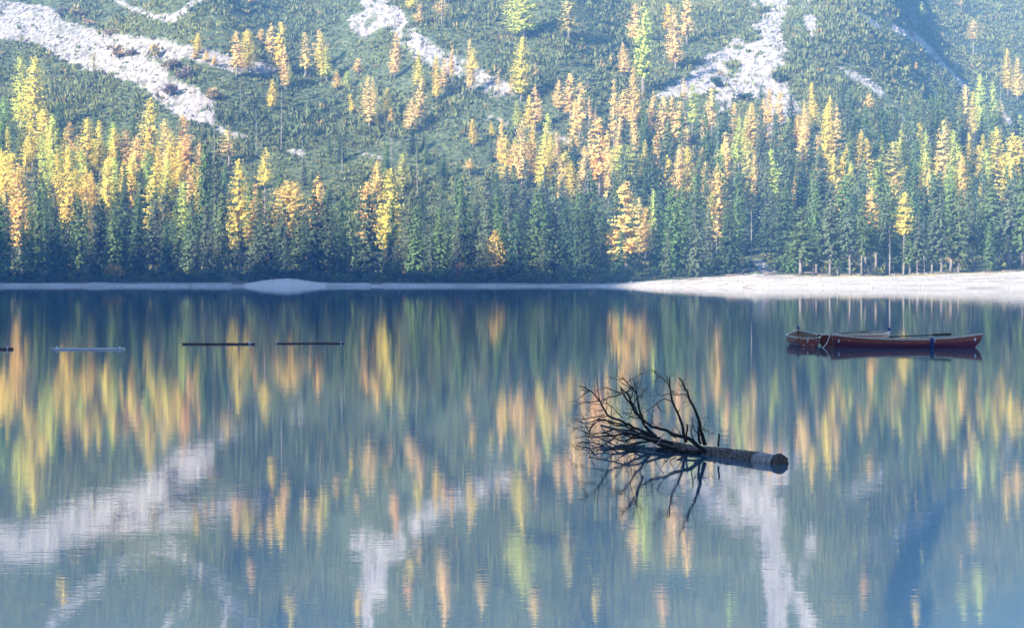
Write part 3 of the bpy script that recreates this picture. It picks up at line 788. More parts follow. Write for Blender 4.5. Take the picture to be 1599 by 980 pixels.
# dead standing trunks
def snag_mesh(seed, H=20.0, limbs=14, fork=False):
    g = np.random.default_rng(seed); mb = MB()
    def stem(p0, lean, h, r):
        pts = [Vector(p0) + Vector((lean[0] * t * h + g.normal(0, 0.05), lean[1] * t * h, t * h)) for t in np.linspace(0, 1, 8)]
        mb.tube(pts, [r * (1 - 0.8 * t) for t in np.linspace(0, 1, 8)], 6)
        return pts
    P = stem((0, 0, -0.5), g.normal(0, 0.015, 2), H, 0.2)
    if fork: stem((0.05, 0, 1.0), (0.09, 0.02), H * 0.75, 0.15)
    t_ = mb.mesh('dead_trunk', M_DEAD, True)
    lb = MB()
    for k in range(limbs):
        z = H * g.uniform(0.3, 0.95); az = g.uniform(0, 6.28); L = g.uniform(0.8, 2.6) * (1.15 - z / H)
        b = P[0].lerp(P[-1], z / H)
        d = Vector((math.cos(az), math.sin(az), -0.25))
        lb.tube([b, b + d * L * .5, b + d * L + Vector((0, 0, 0.25 * L))], [0.06, 0.045, 0.02], 4)
    return t_, lb.mesh('dead_limb', M_DEAD, True)
SNAGS = [snag_mesh(1), snag_mesh(2, limbs=26), snag_mesh(3, limbs=6), snag_mesh(4, fork=True, limbs=12)]
for x, yt, yb, v, w in [(334, 190, 256, 2, .9), (400, 165, 246, 2, .9), (439, 138, 236, 0, 1.1), (377, 130, 174, 2, .8), (471, 216, 288, 2, .8), (534, 213, 270, 0, .8), (611, 195, 268, 1, .8), (652, 222, 310, 2, .8),
                        (192, 96, 144, 2, .9), (916, 262, 402, 2, 1.1), (1173, 325, 413, 1, 1.3), (1119, 330, 414, 1, 1.1), (1389, 356, 433, 3, 0.6), (1443, 336, 428, 1, 1.2), (1563, 110, 175, 2, .9), (1219, 160, 235, 0, .9), (248, 100, 140, 2, .7)]:
    Y = find_Y(x, yb); X = (x - HX) / FPX * Y; h = (yb - yt) * Y / FPX
    key = ('snag', v)
    if key not in _proto:
        r = empty('dead_tree'); obj('trunk', SNAGS[v][0], r)
        lm = obj('limb', SNAGS[v][1], r); lm['kind'] = 'stuff'
        _proto[key] = r
    else: r = copy_tree(_proto[key])
    r.location = (X, Y, float(gz(np.array([X]), np.array([Y]))[0])); r.rotation_euler = (0, 0, random.uniform(0, 6.28))
    r.scale = (w * .62, w * .62, h / 20.0); r['category'] = 'dead tree'
    THINGS.append(dict(o=r, noun='dead tree', px=x, top=yt, base=yb, Y=Y, w=6, look='bare grey', habit='forked' if v == 3 else 'x', h=h))

# bushes
def bush_mesh(seed, n=150, h=2.6, r=1.7, upright=0.5, leaf=0.5, name='bush_foliage', m=None):
    g = np.random.default_rng(seed); Vs, Ts = [], []
    lob = [(g.uniform(-.6, .6) * r, g.uniform(-.6, .6) * r, g.uniform(0.3, 0.75) * h, g.uniform(0.4, 0.75)) for _ in range(6)]
    for k in range(n):
        lx, ly, lz, lr = lob[g.integers(6)]
        d = g.normal(0, 1, 3); d /= np.linalg.norm(d); d[2] = abs(d[2]) * 0.9 - 0.25
        c = np.array([lx, ly, lz]) + d * np.array([lr * r * .8, lr * r * .8, lr * h * .6]) * g.uniform(0.6, 1.05)
        c[2] = max(c[2], 0.1)
        s = leaf * g.uniform(0.6, 1.3)
        u = d * (1 - upright) + np.array([0, 0, 1]) * upright + g.normal(0, 0.3, 3); u /= np.linalg.norm(u)
        e = np.cross(u, g.normal(0, 1, 3)); e /= np.linalg.norm(e)
        Vs.append(np.array([c - u * s * .6, c + e * s * .35, c + u * s, c - e * s * .35]))
        tn = g.uniform(0.6, 1.4); Ts.append((tn, tn * g.uniform(.9, 1.05), tn))
    V = np.concatenate(Vs); T = np.repeat(np.array(Ts), 4, axis=0)
    return make_mesh(name, V, np.arange(len(V)).reshape(-1, 4), m or M_BUSH, False, attr={'tone': tone_rgba(T)})
BUSH = [bush_mesh(400 + i, n=190, h=2.8 + .3 * (i % 3), upright=0.55) for i in range(5)]
def stems_mesh(seed, h=2.4):
    g = np.random.default_rng(seed); mb = MB()
    for k in range(9):
        az = g.uniform(0, 6.28); l = g.uniform(0.4, 0.9)
        mb.tube([(0, 0, -0.2), (math.cos(az) * l * .4, math.sin(az) * l * .4, h * .4), (math.cos(az) * l, math.sin(az) * l, h * g.uniform(.7, 1))], [0.06, 0.04, 0.015], 4, cap=False)
    return mb.mesh('bush_stems', M_BARK, True)
BSTEM = [stems_mesh(450 + i) for i in range(5)]
def bush(name, i, X, Y, h, w, color, cat):
    key = ('bush', name, i)
    if key not in _proto:
        r = empty(name); obj('stem', BSTEM[i], r); obj('foliage', BUSH[i], r); _proto[key] = r
    else: r = copy_tree(_proto[key])
    r.location = (X, Y, float(gz(np.array([X]), np.array([Y]))[0]) - 0.1); r.rotation_euler = (0, 0, random.uniform(0, 6.28))
    r.scale = (w / 3.4, w / 3.4, h / 3.0); r['category'] = cat
    for c in r.children: c.color = (*color, 1)
    return r
spots = []
x = -30.0
while x < 1000:
    for lay in range(2):
        px = x + random.uniform(-6, 6)
        Yb_ = np.interp(px, SHX, SHY) + np.interp(px, [0, 380, 447, 510, 940, 1010], [6, 8, 13.5, 8, 8, 22]) + 1.0 + lay * 5.5 + random.uniform(0, 2)
        spots.append((px, Yb_, random.uniform(1.9, 3.6) + lay * 0.9, random.uniform(3.2, 5.2), 'g'))
    x += random.uniform(13, 19)
for px, Yb_, h, w, c in spots:
    X = (px - HX) / FPX * Yb_
    tone, tn = random.choice(SGREEN)
    o = bush('shore_bush', random.randrange(5), X, Yb_, h, w, jitter(tone, 0.2), 'bush')
    a, b = rows(px, Yb_, h)
    THINGS.append(dict(o=o, noun='bush', px=px, top=a, base=b, Y=Yb_, w=w * FPX / Yb_, look=tn, habit='f', h=h))
# bushes that stand out, by their place: x, foot row, height, width, colour, words
for px, yb, h, w, col, look, name in [
        (180, 439, 4.6, 7.5, (0.30, 0.20, 0.05), 'ochre autumn', 'shore_bush'), (12, 436, 3.0, 4.5, (0.32, 0.24, 0.06), 'yellowing', 'shore_bush'), (718, 439, 5.2, 4.2, (0.30, 0.17, 0.09), 'rusty brown', 'shore_bush'),
        (80, 418, 4.5, 5.0, (0.10, 0.13, 0.075), 'pale green', 'shore_bush'), (120, 420, 4.2, 6.5, (0.09, 0.12, 0.07), 'pale green', 'shore_bush'), (205, 425, 4, 5, (0.10, 0.13, 0.08), 'pale green', 'shore_bush'),
        (1166, 427, 4.4, 5.6, (0.055, 0.095, 0.035), 'rounded dark green', 'shore_bush'), (1097, 430, 4.0, 6.0, (0.06, 0.1, 0.035), 'fresh green', 'shore_bush'), (1075, 432, 3.4, 5, (0.06, 0.1, 0.035), 'fresh green', 'shore_bush'),
        (1120, 427, 4.6, 4.5, (0.06, 0.1, 0.035), 'fresh green', 'shore_bush'), (1046, 434, 3.2, 5, (0.05, 0.085, 0.035), 'dark green', 'shore_bush'), (1022, 435, 3.5, 5, (0.05, 0.085, 0.035), 'dark green', 'shore_bush'),
        (1215, 424, 3, 6, (0.05, 0.075, 0.035), 'dark green', 'shore_bush'), (1242, 424, 4, 4, (0.14, 0.15, 0.04), 'yellow-green', 'shore_bush'), (563, 430, 4, 4, (0.10, 0.14, 0.06), 'pale green', 'shore_bush'),
        (185, 92, 6, 9.5, (0.26, 0.19, 0.10), 'thin brown autumn', 'scree_shrub'), (205, 90, 5, 7, (0.17, 0.13, 0.11), 'bare grey-brown', 'scree_shrub'), (243, 94, 6.5, 6, (0.30, 0.24, 0.09), 'straw yellow', 'scree_shrub'),
        (268, 112, 7, 9, (0.24, 0.18, 0.11), 'thin brown autumn', 'scree_shrub'), (288, 128, 6, 8, (0.17, 0.13, 0.11), 'bare grey-brown', 'scree_shrub'), (265, 152, 7, 7, (0.17, 0.13, 0.11), 'bare grey-brown', 'scree_shrub'),
        (335, 158, 5, 9, (0.30, 0.22, 0.10), 'straw yellow', 'scree_shrub'), (118, 30, 8, 8, (0.24, 0.2, 0.08), 'olive brown', 'scree_shrub'), (136, 42, 4, 6, (0.34, 0.24, 0.13), 'straw yellow', 'scree_shrub'),
        (97, 24, 5, 8, (0.16, 0.13, 0.12), 'bare grey-brown', 'scree_shrub'), (172, 58, 5, 9, (0.30, 0.22, 0.12), 'straw yellow', 'scree_shrub'), (1425, 58, 3.5, 3.2, (0.32, 0.22, 0.13), 'small tan', 'scree_shrub'),
        (1165, 160, 4, 8, (0.05, 0.075, 0.04), 'dark green', 'scree_shrub'), (1118, 138, 6, 7, (0.05, 0.08, 0.04), 'dark green', 'scree_shrub'), (1215, 132, 5, 6, (0.06, 0.08, 0.04), 'dark green', 'scree_shrub')]:
    Y = find_Y(px, yb); X = (px - HX) / FPX * Y
    o = bush(name, random.randrange(5), X, Y, h, w, col, 'shrub' if name == 'scree_shrub' else 'bush')
    a, b = rows(px, Y, h)
    THINGS.append(dict(o=o, noun='shrub' if name == 'scree_shrub' else 'bush', px=px, top=a, base=b, Y=Y, w=w * FPX / Y, look=look, habit='x', h=h))
# the small yellow larch that rises out of the beach bush
Y = find_Y(1158, 426); o = plant('larch_tree', 'n0', LARCH[0], (1158 - HX) / FPX * Y, Y + 0.6, 5.6, 3.0, (0.6, 0.42, 0.05), 'larch')
o['label'] = 'small golden larch sapling rising out of the rounded bush on the gravel beach'; o['group'] = 'larches on the mountainside'
# birch-like tree at the water's edge
bt = empty('birch_tree'); Y = find_Y(773, 437.5); X = (773 - HX) / FPX * Y
mb = MB(); mb.tube([(0, 0, -.5), (.1, 0, 3), (-.2, 0.1, 6), (0.1, 0, 9), (0.2, 0, 12.5)], [.2, .17, .13, .09, .03], 7)
for k in range(26):
    z = random.uniform(2.5, 11.5); a = random.uniform(0, 6.28); L = random.uniform(1.5, 3.8) * (1.1 - z / 15)
    mb.tube([(0, 0, z), (math.cos(a) * L * .6, math.sin(a) * L * .6, z + L * .35), (math.cos(a) * L, math.sin(a) * L, z + L * .3)], [.07, .045, .015], 4, cap=False)
mb.build('trunk', M_DEAD, bt, True)
g = np.random.default_rng(77); Vs, Ts = [], []
for k in range(900):
    z = 2.0 + 11.5 * g.random() ** 0.8; rr = (3.9 * math.sin(min(1, (14.2 - z) / 8.5) * 1.57)) * math.sqrt(g.random()) ; a = g.uniform(0, 6.28)
    if math.sin(a * 2 + z) * math.sin(z * 1.1) > 0.55: continue
    c = np.array([rr * math.cos(a), rr * math.sin(a), z]); d = g.normal(0, 1, 3); d /= np.linalg.norm(d); e = np.cross(d, g.normal(0, 1, 3)); e /= np.linalg.norm(e); s = g.uniform(.2, .45)
    Vs.append(np.array([c - d * s, c + e * s * .7, c + d * s, c - e * s * .7])); tn = g.uniform(.6, 1.4) * (1.0 if z > 7 else 0.8); Ts.append((tn, tn, tn))
V = np.concatenate(Vs); co = obj('crown', make_mesh('birch_crown', V, np.arange(len(V)).reshape(-1, 4), M_BUSH, False, attr={'tone': tone_rgba(np.repeat(np.array(Ts), 4, axis=0))}), bt)
co.color = (0.42, 0.30, 0.08, 1)
bt.location = (X, Y, float(gz(np.array([X]), np.array([Y]))[0])); bt.scale = (1, 1, 1.08)
tag(bt, 'thin-leaved ochre broadleaf tree leaning over bushes at the mid-shore waterline', 'tree')

# boulders and driftwood along the shore
def rock_mesh(seed):
    g = np.random.default_rng(seed); mb = MB(); mb.ball((0, 0, 0.3), 1.0, 10, 7)
    V = np.array(mb.v); n = 1 + 0.28 * g.normal(0, 1, len(V)).clip(-1.2, 1.2); V = V * n[:, None] * np.array([1, .8, .62])
    return make_mesh('boulder', V, [f for f in mb.f], M_ROCK)
ROCKS = [rock_mesh(500 + i) for i in range(4)]
for px, yb, s in [(1424, 447.6, .55), (1433, 447.8, .7), (1446, 447.6, .6), (1396, 448, .5), (1409, 448, .45), (1462, 446.6, .5), (1473, 445.5, .5), (1535, 447, .5), (1290, 441, .4), (1236, 446, .5), (985, 441, .5), (556, 443, .45), (583, 443.2, .5), (425, 441, .3), (1340, 433, .6), (1180, 440, .4)]:
    Y = find_Y(px, yb); X = (px - HX) / FPX * Y; i = random.randrange(4)
    o = obj('boulder', ROCKS[i]); o.location = (X, Y, float(gz(np.array([X]), np.array([Y]))[0])); o.rotation_euler = (0, 0, random.uniform(0, 6)); o.scale = (s, s, s)
    o['category'] = 'boulder'
    THINGS.append(dict(o=o, noun='boulder', px=px, top=yb - 5, base=yb, Y=Y, w=5, look='pale grey', habit='x', h=s))
db = obj('boulder', make_mesh('dark_boulder', [tuple(v.co) for v in ROCKS[1].vertices], [tuple(p.vertices) for p in ROCKS[1].polygons], M_DARKROCK))
Y = find_Y(1491, 441.5); db.location = ((1491 - HX) / FPX * Y, Y, float(gz(np.array([(1491 - HX) / FPX * Y]), np.array([Y]))[0])); db.scale = (.75, .6, .8)
tag(db, 'dark boulder lying alone on the white gravel beach', 'boulder', 'boulders along the shore')
M_DRIFT = simple_mat('driftwood', [(0.3, (0.06, 0.042, 0.033)), (0.7, (0.16, 0.12, 0.095))], 4.0, 0.85, 0.4, 0.02)
for px, yb, L, lab in [(1240, 446.5, 6, 'long'), (1331, 443, 7, 'long'), (1350, 439, 5, 'short'), (1290, 437, 5, 'short'), (372, 444, 4, 'short'), (120, 443, 7, 'long'), (588, 444, 4, 'short'), (1545, 433, 5, 'short'), (1270, 427, 7, 'long'), (1440, 441, 8, 'long'), (1475, 436, 6, 'long'), (1400, 435, 4, 'short'), (1580, 436, 6, 'long'), (1205, 436, 5, 'short'), (1150, 442, 6, 'long'), (1085, 443, 5, 'short')]:
    Y = find_Y(px, yb); X = (px - HX) / FPX * Y; mb = MB(); g = random
    mb.tube([(-L / 2, 0, .12), (-L * .1, .2, .2), (L * .25, -.1, .2), (L / 2, .1, .28)], [.3, .26, .2, .1], 6, rough=.15)
    for q in range(3): mb.tube([(L * (q * .25 - .2), 0, .2), (L * (q * .25 - .1), .5, .65), (L * (q * .25), .7, .75)], [.06, .05, .02], 4)
    o = mb.build('driftwood', M_DRIFT, None, True); o.location = (X, Y, float(gz(np.array([X]), np.array([Y]))[0])); o.rotation_euler = (0, 0, random.uniform(-.25, .25)); o['category'] = 'driftwood'
    THINGS.append(dict(o=o, noun='driftwood', px=px, top=yb - 3, base=yb, Y=Y, w=20, look=lab + ' brown', habit='x', h=1))
# ------------------------------------------------------------------ fallen tree in the lake
M_BARKWET = simple_mat('grey_lichen_bark', [(0.36, (0.014, 0.009, 0.007)), (0.52, (0.095, 0.066, 0.052)), (0.68, (0.29, 0.23, 0.195))], 46.0, 0.75, 0.9, 0.012, (1, 1, 0.55))
M_BRANCH = simple_mat('dark_wet_branch', [(0.3, (0.006, 0.005, 0.005)), (0.75, (0.026, 0.02, 0.019))], 30.0, 0.9, 0.5, 0.004, None, 0.08)
M_PALEWOOD = simple_mat('debarked_wood', [(0.3, (0.06, 0.045, 0.04)), (0.5, (0.24, 0.2, 0.18)), (0.75, (0.42, 0.36, 0.33))], 14.0, 0.7, 0.5, 0.006, (1, 1, 0.5))
m_cut, nt, N, P = mat('sawn_dark_heartwood')
tc = node(nt, 'ShaderNodeTexCoord')
w_ = node(nt, 'ShaderNodeTexWave', wave_type='RINGS', rings_direction='SPHERICAL'); w_.inputs['Scale'].default_value = 22; w_.inputs['Distortion'].default_value = 2.5; w_.inputs['Detail'].default_value = 3
nt.links.new(tc.outputs['Object'], w_.inputs['Vector'])
r_ = ramp(nt, w_.outputs[0], [(0.2, (0.008, 0.003, 0.002)), (0.8, (0.06, 0.02, 0.01))])
nt.links.new(r_.outputs[0], P.inputs['Base Color']); P.inputs['Roughness'].default_value = 0.6
bp = node(nt, 'ShaderNodeBump'); bp.inputs['Strength'].default_value = 0.6; bp.inputs['Distance'].default_value = 0.004
nt.links.new(w_.outputs[0], bp.inputs['Height']); nt.links.new(bp.outputs[0], P.inputs['Normal'])
random.seed(11)
BUTT = Vector((3.33, 23.83, -0.005)); MID = Vector((2.55, 25.27, -0.01)); TIP = Vector((1.30, 28.0, 0.16))
ft = empty('fallen_tree', (BUTT.x, BUTT.y, 0.0)); OFF = Vector((BUTT.x, BUTT.y, 0.0))
tag(ft, 'fallen bare conifer lying half sunk in the lake, sawn butt showing', 'fallen tree')
def tpos(t):
    p = BUTT.lerp(MID, t / 0.36) if t < 0.36 else MID.lerp(TIP, (t - 0.36) / 0.64)
    return p
def trad(t): return 0.120 - 0.04 * t if t < 0.36 else 0.1056 - 0.09 * ((t - 0.36) / 0.64) ** 0.42
def tube_rows(ts, rmul=1.0, n=22, seed=0):
    g = np.random.default_rng(seed); V = []
    for t in ts:
        p = tpos(t) - OFF; d = (tpos(min(1, t + .02)) - tpos(max(0, t - .02))).normalized()
        a = d.cross(Vector((0, 0, 1))).normalized(); b = a.cross(d)
        for k in range(n):
            q = 2 * math.pi * k / n
            rr = trad(t) * rmul * (1 + 0.045 * g.normal())
            V.append(p + (a * math.cos(q) + b * math.sin(q)) * rr)
    F = [(i * n + k, i * n + (k + 1) % n, (i + 1) * n + (k + 1) % n, (i + 1) * n + k) for i in range(len(ts) - 1) for k in range(n)]
    return V, F, n
V, F, n = tube_rows(np.linspace(0.105, 1, 70), 1.0, 22, 3)
obj('trunk', make_mesh('trunk', V, F, M_BARKWET, True), ft)
V, F, n = tube_rows(np.linspace(0.0, 0.112, 14), 0.955, 26, 4)
o = obj('debarked_butt', make_mesh('debarked_butt', V, F, M_PALEWOOD, True), ft); o['label'] = 'pale debarked length next to the sawn end'
# sawn end: a ragged disc
g = np.random.default_rng(5); d = (tpos(0) - tpos(.05)).normalized(); face = (d + Vector((0.25, -0.35, 0))).normalized(); a = face.cross(Vector((0, 0, 1))).normalized(); b = a.cross(face)
V = [tpos(0) - OFF + d * 0.012]; F = []
for j, rf in enumerate((0.35, 0.7, 0.97, 1.03)):
    for k in range(32):
        q = 2 * math.pi * k / 32
        rr = 0.131 * rf * (1 + (0.028 * g.normal() if j >= 2 else 0))
        V.append(tpos(0) - OFF + d * (0.010 + 0.006 * g.normal() - (0.05 if j == 3 else 0)) + (a * math.cos(q) + b * math.sin(q)) * rr)
for k in range(32): F.append((0, 1 + k, 1 + (k + 1) % 32))
for j in range(3):
    for k in range(32): F.append((1 + j * 32 + k, 1 + (j + 1) * 32 + k, 1 + (j + 1) * 32 + (k + 1) % 32, 1 + j * 32 + (k + 1) % 32))
o = obj('sawn_end', make_mesh('sawn_end', [v - (tpos(0) - OFF) for v in V], F, m_cut, False), ft); o.location = tpos(0) - OFF
# branches: pixel path in the photograph's row and column at the branch's own distance (root depth, tip depth), radii in mm
BR = [
 ([(1101, 694), (1093.7, 668), (1090.6, 652.7), (1081, 631), (1072, 611), (1067, 599), (1060, 589)], 25.25, 24.9, 22, 6),
 ([(1093, 692), (1091, 676), (1092.5, 664)], 25.35, 25.2, 14, 9),
 ([(1070.7, 690), (1066, 669.5), (1060, 648), (1050.8, 629.7), (1047.7, 614.4), (1046, 600.6), (1045.4, 588.4)], 26.0, 26.3, 19, 6),
 ([(1101, 706), (1084.5, 691), (1070.7, 683), (1052.3, 678), (1038.5, 671), (1023, 666.5), (1009.4, 658.8), (1000, 652.7), (993, 640), (982, 617.5), (973.5, 609.8), (968, 603.7)], 25.1, 25.6, 24, 6),
 ([(1024, 682), (1009.4, 668), (1000, 651), (991, 642), (985, 631), (975.8, 617.5), (969.6, 606.8)], 26.8, 27.0, 20, 8),
 ([(1004, 656), (998.7, 639), (995.7, 623.6), (994, 614.4), (986.5, 605), (978.8, 597.6), (971, 586.8)], 26.0, 26.6, 15, 4),
 ([(1025, 682), (1006, 674), (981.9, 663.4), (966.6, 655.8), (949.7, 648), (943.6, 639), (937.5, 628), (926.8, 614.4), (917.6, 606.8), (905, 602)], 26.7, 26.9, 20, 5),
 ([(1100.5, 707), (1066, 704.8), (1043, 698.6), (1023, 691), (1004.9, 683), (982, 677), (963.5, 678.7), (948, 680), (928, 682.6), (919, 681.8)], 25.2, 26.2, 22, 5),
 ([(1070, 699), (1040, 690), (1015.6, 688), (989.5, 692.5), (969.6, 697), (948, 697), (932.9, 692.5), (919, 689), (903, 691)], 25.9, 26.6, 17, 4),
 ([(1030, 684), (1012, 680), (997, 675.7), (975.8, 688), (955.9, 681.8), (943.6, 672.6), (937.5, 663.4)], 26.4, 27.2, 15, 4),
 ([(1095, 706), (1062, 705), (1037, 709), (1012, 712), (990, 704), (962, 707.8), (945, 712)], 25.2, 25.6, 20, 5),
 ([(1058, 700), (1030, 702), (1005, 712), (985, 704), (960, 700), (940, 703), (926, 700)], 25.7, 25.5, 17, 4),
 ([(1012, 680), (992, 684), (970, 676), (950, 689), (930, 700), (921, 704)], 26.9, 26.7, 14, 4),
 ([(1006, 679), (985, 672), (962, 670), (946, 674), (925, 678), (908, 672), (896, 668)], 27.3, 28.6, 13, 3),
 ([(980, 664), (962, 664), (945, 655), (930, 660), (921, 672), (919, 684)], 27.4, 27.6, 12, 4),
 ([(1090, 703), (1070, 712), (1050, 722), (1035, 733)], 25.0, 23.9, 16, 5),
 ([(1076, 701), (1052, 711), (1030, 722), (1015, 736)], 25.6, 24.2, 15, 5),
 ([(1000, 678), (975, 664), (958, 659), (936, 655), (915, 660), (900, 655)], 27.6, 28.8, 13, 3),
 ([(1055, 683), (1046, 676), (1053, 668)], 26.2, 26.0, 7, 3),
 ([(1071, 690), (1072.5, 676), (1073, 662)], 26.0, 26.0, 12, 9),
 ([(1086, 692), (1080, 678), (1081, 664), (1082, 651)], 25.5, 25.5, 9, 3),
 ([(1122.5, 697), (1122.6, 686), (1122.8, 677)], 24.85, 24.85, 12, 9),
 ([(1064, 682), (1059, 671), (1053, 664)], 26.0, 26.1, 6, 3),
]
TW = {0: [[(1074.5, 620), (1066, 615), (1052, 616), (1043, 614.4), (1034, 617.5), (1028, 614), (1021, 607)], [(1081, 631), (1077, 629)], [(1091, 656), (1093, 652)]],
      2: [[(1046, 603), (1038.5, 593), (1027.8, 586.8), (1022.5, 581.5), (1017, 576)], [(1043, 594), (1042, 589), (1038.5, 583.8)], [(1048.5, 626.7), (1040, 623.6), (1032.4, 623.6), (1024.8, 630.5), (1015.6, 637.4), (1004, 645)],
          [(1025.5, 630.5), (1032.4, 639.7), (1040.8, 645)], [(1027.8, 587.5), (1024, 593), (1022, 597)], [(1022.5, 582), (1022, 576)], [(1047, 610), (1058, 613)]],
      5: [[(988, 608), (975.8, 600.6), (966.6, 593)], [(995.7, 612.9), (997, 604.5)]],
      6: [[(937.5, 626.7), (934.4, 614.4), (933.6, 602), (932, 593.7)], [(949.7, 648.9), (934.4, 653.5), (926.8, 660.4), (922, 671), (919.9, 681.8)], [(944, 647), (920.6, 652.7), (905, 653.5), (893, 654)],
          [(936, 626), (917.6, 626.7), (905, 629)], [(919, 610.6), (910, 616), (902, 625)], [(972.7, 652), (959, 639), (948, 629.7), (940.5, 626.7)]],
      4: [[(969.6, 612.9), (959, 609.8), (947.4, 605)], [(969.6, 614), (957, 619), (946.7, 622), (940, 632)]], 15: [], 16: []}
def p3(path, Y0, Y1, t0=0.0):
    L = [0.0]
    for (x0, y0), (x1, y1) in zip(path[:-1], path[1:]): L.append(L[-1] + math.hypot(x1 - x0, y1 - y0))
    return [at(x, y, Y0 + (Y1 - Y0) * (t0 + (1 - t0) * (l / max(L[-1], 1e-6)))) - OFF for (x, y), l in zip(path, L)]
def smooth_line(P, k=3):
    out = []
    for i in range(len(P) - 1):
        p0 = P[max(i - 1, 0)]; p1 = P[i]; p2 = P[i + 1]; p3_ = P[min(i + 2, len(P) - 1)]
        for s in range(k):
            t = s / k
            out.append(0.5 * ((2 * p1) + (p2 - p0) * t + (2 * p0 - 5 * p1 + 4 * p2 - p3_) * t * t + (3 * p1 - p0 - 3 * p2 + p3_) * t ** 3) + Vector([random.gauss(0, .004) for _ in range(3)]))
    out.append(P[-1]); return out
def twig_line(p, d, L, n=4, wob=0.35):
    pts = [p.copy()]; d = d.normalized()
    for i in range(n):
        d = (d + Vector([random.gauss(0, wob) for _ in range(3)]) * 0.5).normalized()
        pts.append(pts[-1] + d * (L / n))
    return pts
def side_dir(t):
    r = Vector([random.gauss(0, 1) for _ in range(3)]); r = (r - t * r.dot(t)).normalized()
    return (t * random.uniform(0.5, 1.1) + r).normalized()
fine_of = {}
for bi, (pp, Y0, Y1, r0, r1) in enumerate(BR):
    P = p3(pp, Y0, Y1)
    S = smooth_line(P)
    n = len(S)
    mb = MB(); mb.tube(S, [1.25 * (r0 + (r1 - r0) * (i / (n - 1)) ** 0.8) / 1000 for i in range(n)], 7, rough=.08)
    bo = mb.build('branch', M_BRANCH, ft, True)
    tw = []
    for q in TW.get(bi, []):
        Ym = Y0 + (Y1 - Y0) * 0.7
        tw.append((smooth_line(p3(q, Ym, Ym + random.uniform(-.35, .35))), 0.008, 0.003))
    small = len(P) <= 4 and r0 < 14
    if not small:
        cnt = 3 if bi in (0, 2) else (5 if 7 <= bi <= 17 else 9)
        for k in range(cnt):                       # side twigs, longer towards the middle of the branch
            f = random.uniform(0.3, 0.97); i = min(int(f * (n - 1)), n - 2)
            t = (S[i + 1] - S[i]).normalized(); L = random.uniform(0.14, 0.48) * (1.15 - 0.5 * f) * (1 if bi not in (0, 2) else 0.4)
            d = side_dir(t); d.z *= 0.8
            tw.append((twig_line(S[i], d, L, 5, .32), 0.0055, 0.002))
    fm = MB()
    for line, ra, rb in tw:
        m2 = MB(); k = len(line); m2.tube(line, [ra + (rb - ra) * i / (k - 1) for i in range(k)], 5)
        m2.build('twig', M_BRANCH, bo, True)
        for s in range(random.randint(2, 4) if bi not in (0, 2) else 2):
            i = random.randrange(1, k); t = (line[i] - line[i - 1]).normalized(); L = random.uniform(0.06, 0.24)
            l2 = twig_line(line[i], side_dir(t), L, 3, .3)
            fm.tube(l2, [0.0032, 0.0026, 0.002, 0.0014], 3, cap=False)
            if random.random() < .55:
                l3 = twig_line(l2[2], side_dir((l2[2] - l2[1]).normalized()), L * .55, 2, .3)
                fm.tube(l3, [0.0022, 0.0018, 0.0012], 3, cap=False)
    if fm.v:
        o = fm.build('fine_twigs', M_BRANCH, bo); o['kind'] = 'stuff'
# a few pale broken twigs caught between the branches
for pth, Y in [([(1009, 660), (1003, 668), (996, 675)], 25.5), ([(1038, 675), (1028, 690), (1020, 700)], 25.2)]:
    mb = MB(); mb.tube([at(x, y, Y) - OFF for x, y in pth], [.007, .006, .004], 5); o = mb.build('broken_twig', M_PALEWOOD, ft, True); o['label'] = 'pale snapped twig'
# bark flakes standing off the trunk
mb = MB()
for k in range(150):
    t = random.uniform(.1, .6); d = (tpos(t + .02) - tpos(t)).normalized(); a = d.cross(Vector((0, 0, 1))).normalized(); b = a.cross(d); q = random.uniform(-.3, 3.4)
    n_ = a * math.cos(q) + b * math.sin(q); c = tpos(t) - OFF + n_ * trad(t) * 1.0; s = random.uniform(.008, .022)
    e = n_.cross(d)
    mb.add([c - d * s * 1.4 - e * s, c + d * s * 1.4 - e * s, c + d * s * 1.2 + e * s + n_ * .012, c - d * s + e * s + n_ * .008], [(0, 1, 2, 3)])
o = mb.build('bark_flakes', M_BARKWET, ft); o['kind'] = 'stuff'

# ------------------------------------------------------------------ rowing boats
M_PLANK = simple_mat('varnished_brown_planks', [(0.3, (0.085, 0.014, 0.008)), (0.55, (0.18, 0.034, 0.017)), (0.8, (0.29, 0.085, 0.045))], 5.0, 0.5, 0.2, 0.003, (0.6, 6, 9), 0.25)
M_BOTTOM = simple_mat('maroon_bottom_paint', [(0.3, (0.05, 0.004, 0.012)), (0.7, (0.11, 0.008, 0.028))], 6.0, 0.55, 0.15, 0.003, (0.6, 5, 8), 0.2)
M_INSIDE = simple_mat('boat_inside_wood', [(0.3, (0.16, 0.085, 0.045)), (0.7, (0.36, 0.23, 0.13))], 6.0, 0.55, 0.2, 0.003, (1, 5, 6))
M_RAIL = simple_mat('worn_pale_gunwale', [(0.3, (0.28, 0.21, 0.16)), (0.7, (0.54, 0.44, 0.35))], 9.0, 0.5, 0.2, 0.002)
M_BLUE = simple_mat('blue_canvas', [(0.3, (0.012, 0.02, 0.11)), (0.7, (0.022, 0.04, 0.2))], 14.0, 0.75, 0.3, 0.004)
M_OAR = simple_mat('dark_oar_wood', [(0.3, (0.018, 0.012, 0.012)), (0.7, (0.06, 0.04, 0.032))], 10.0, 0.5, 0.2, 0.002)
M_WHITE = simple_mat('white_paint', [(0.3, (0.74, 0.74, 0.74)), (0.7, (0.82, 0.82, 0.82))], 9.0, 0.5, 0)
M_CREAM = simple_mat('cream_rope', [(0.3, (0.45, 0.4, 0.32)), (0.7, (0.65, 0.6, 0.5))], 60.0, 0.9, 0.4, 0.002)
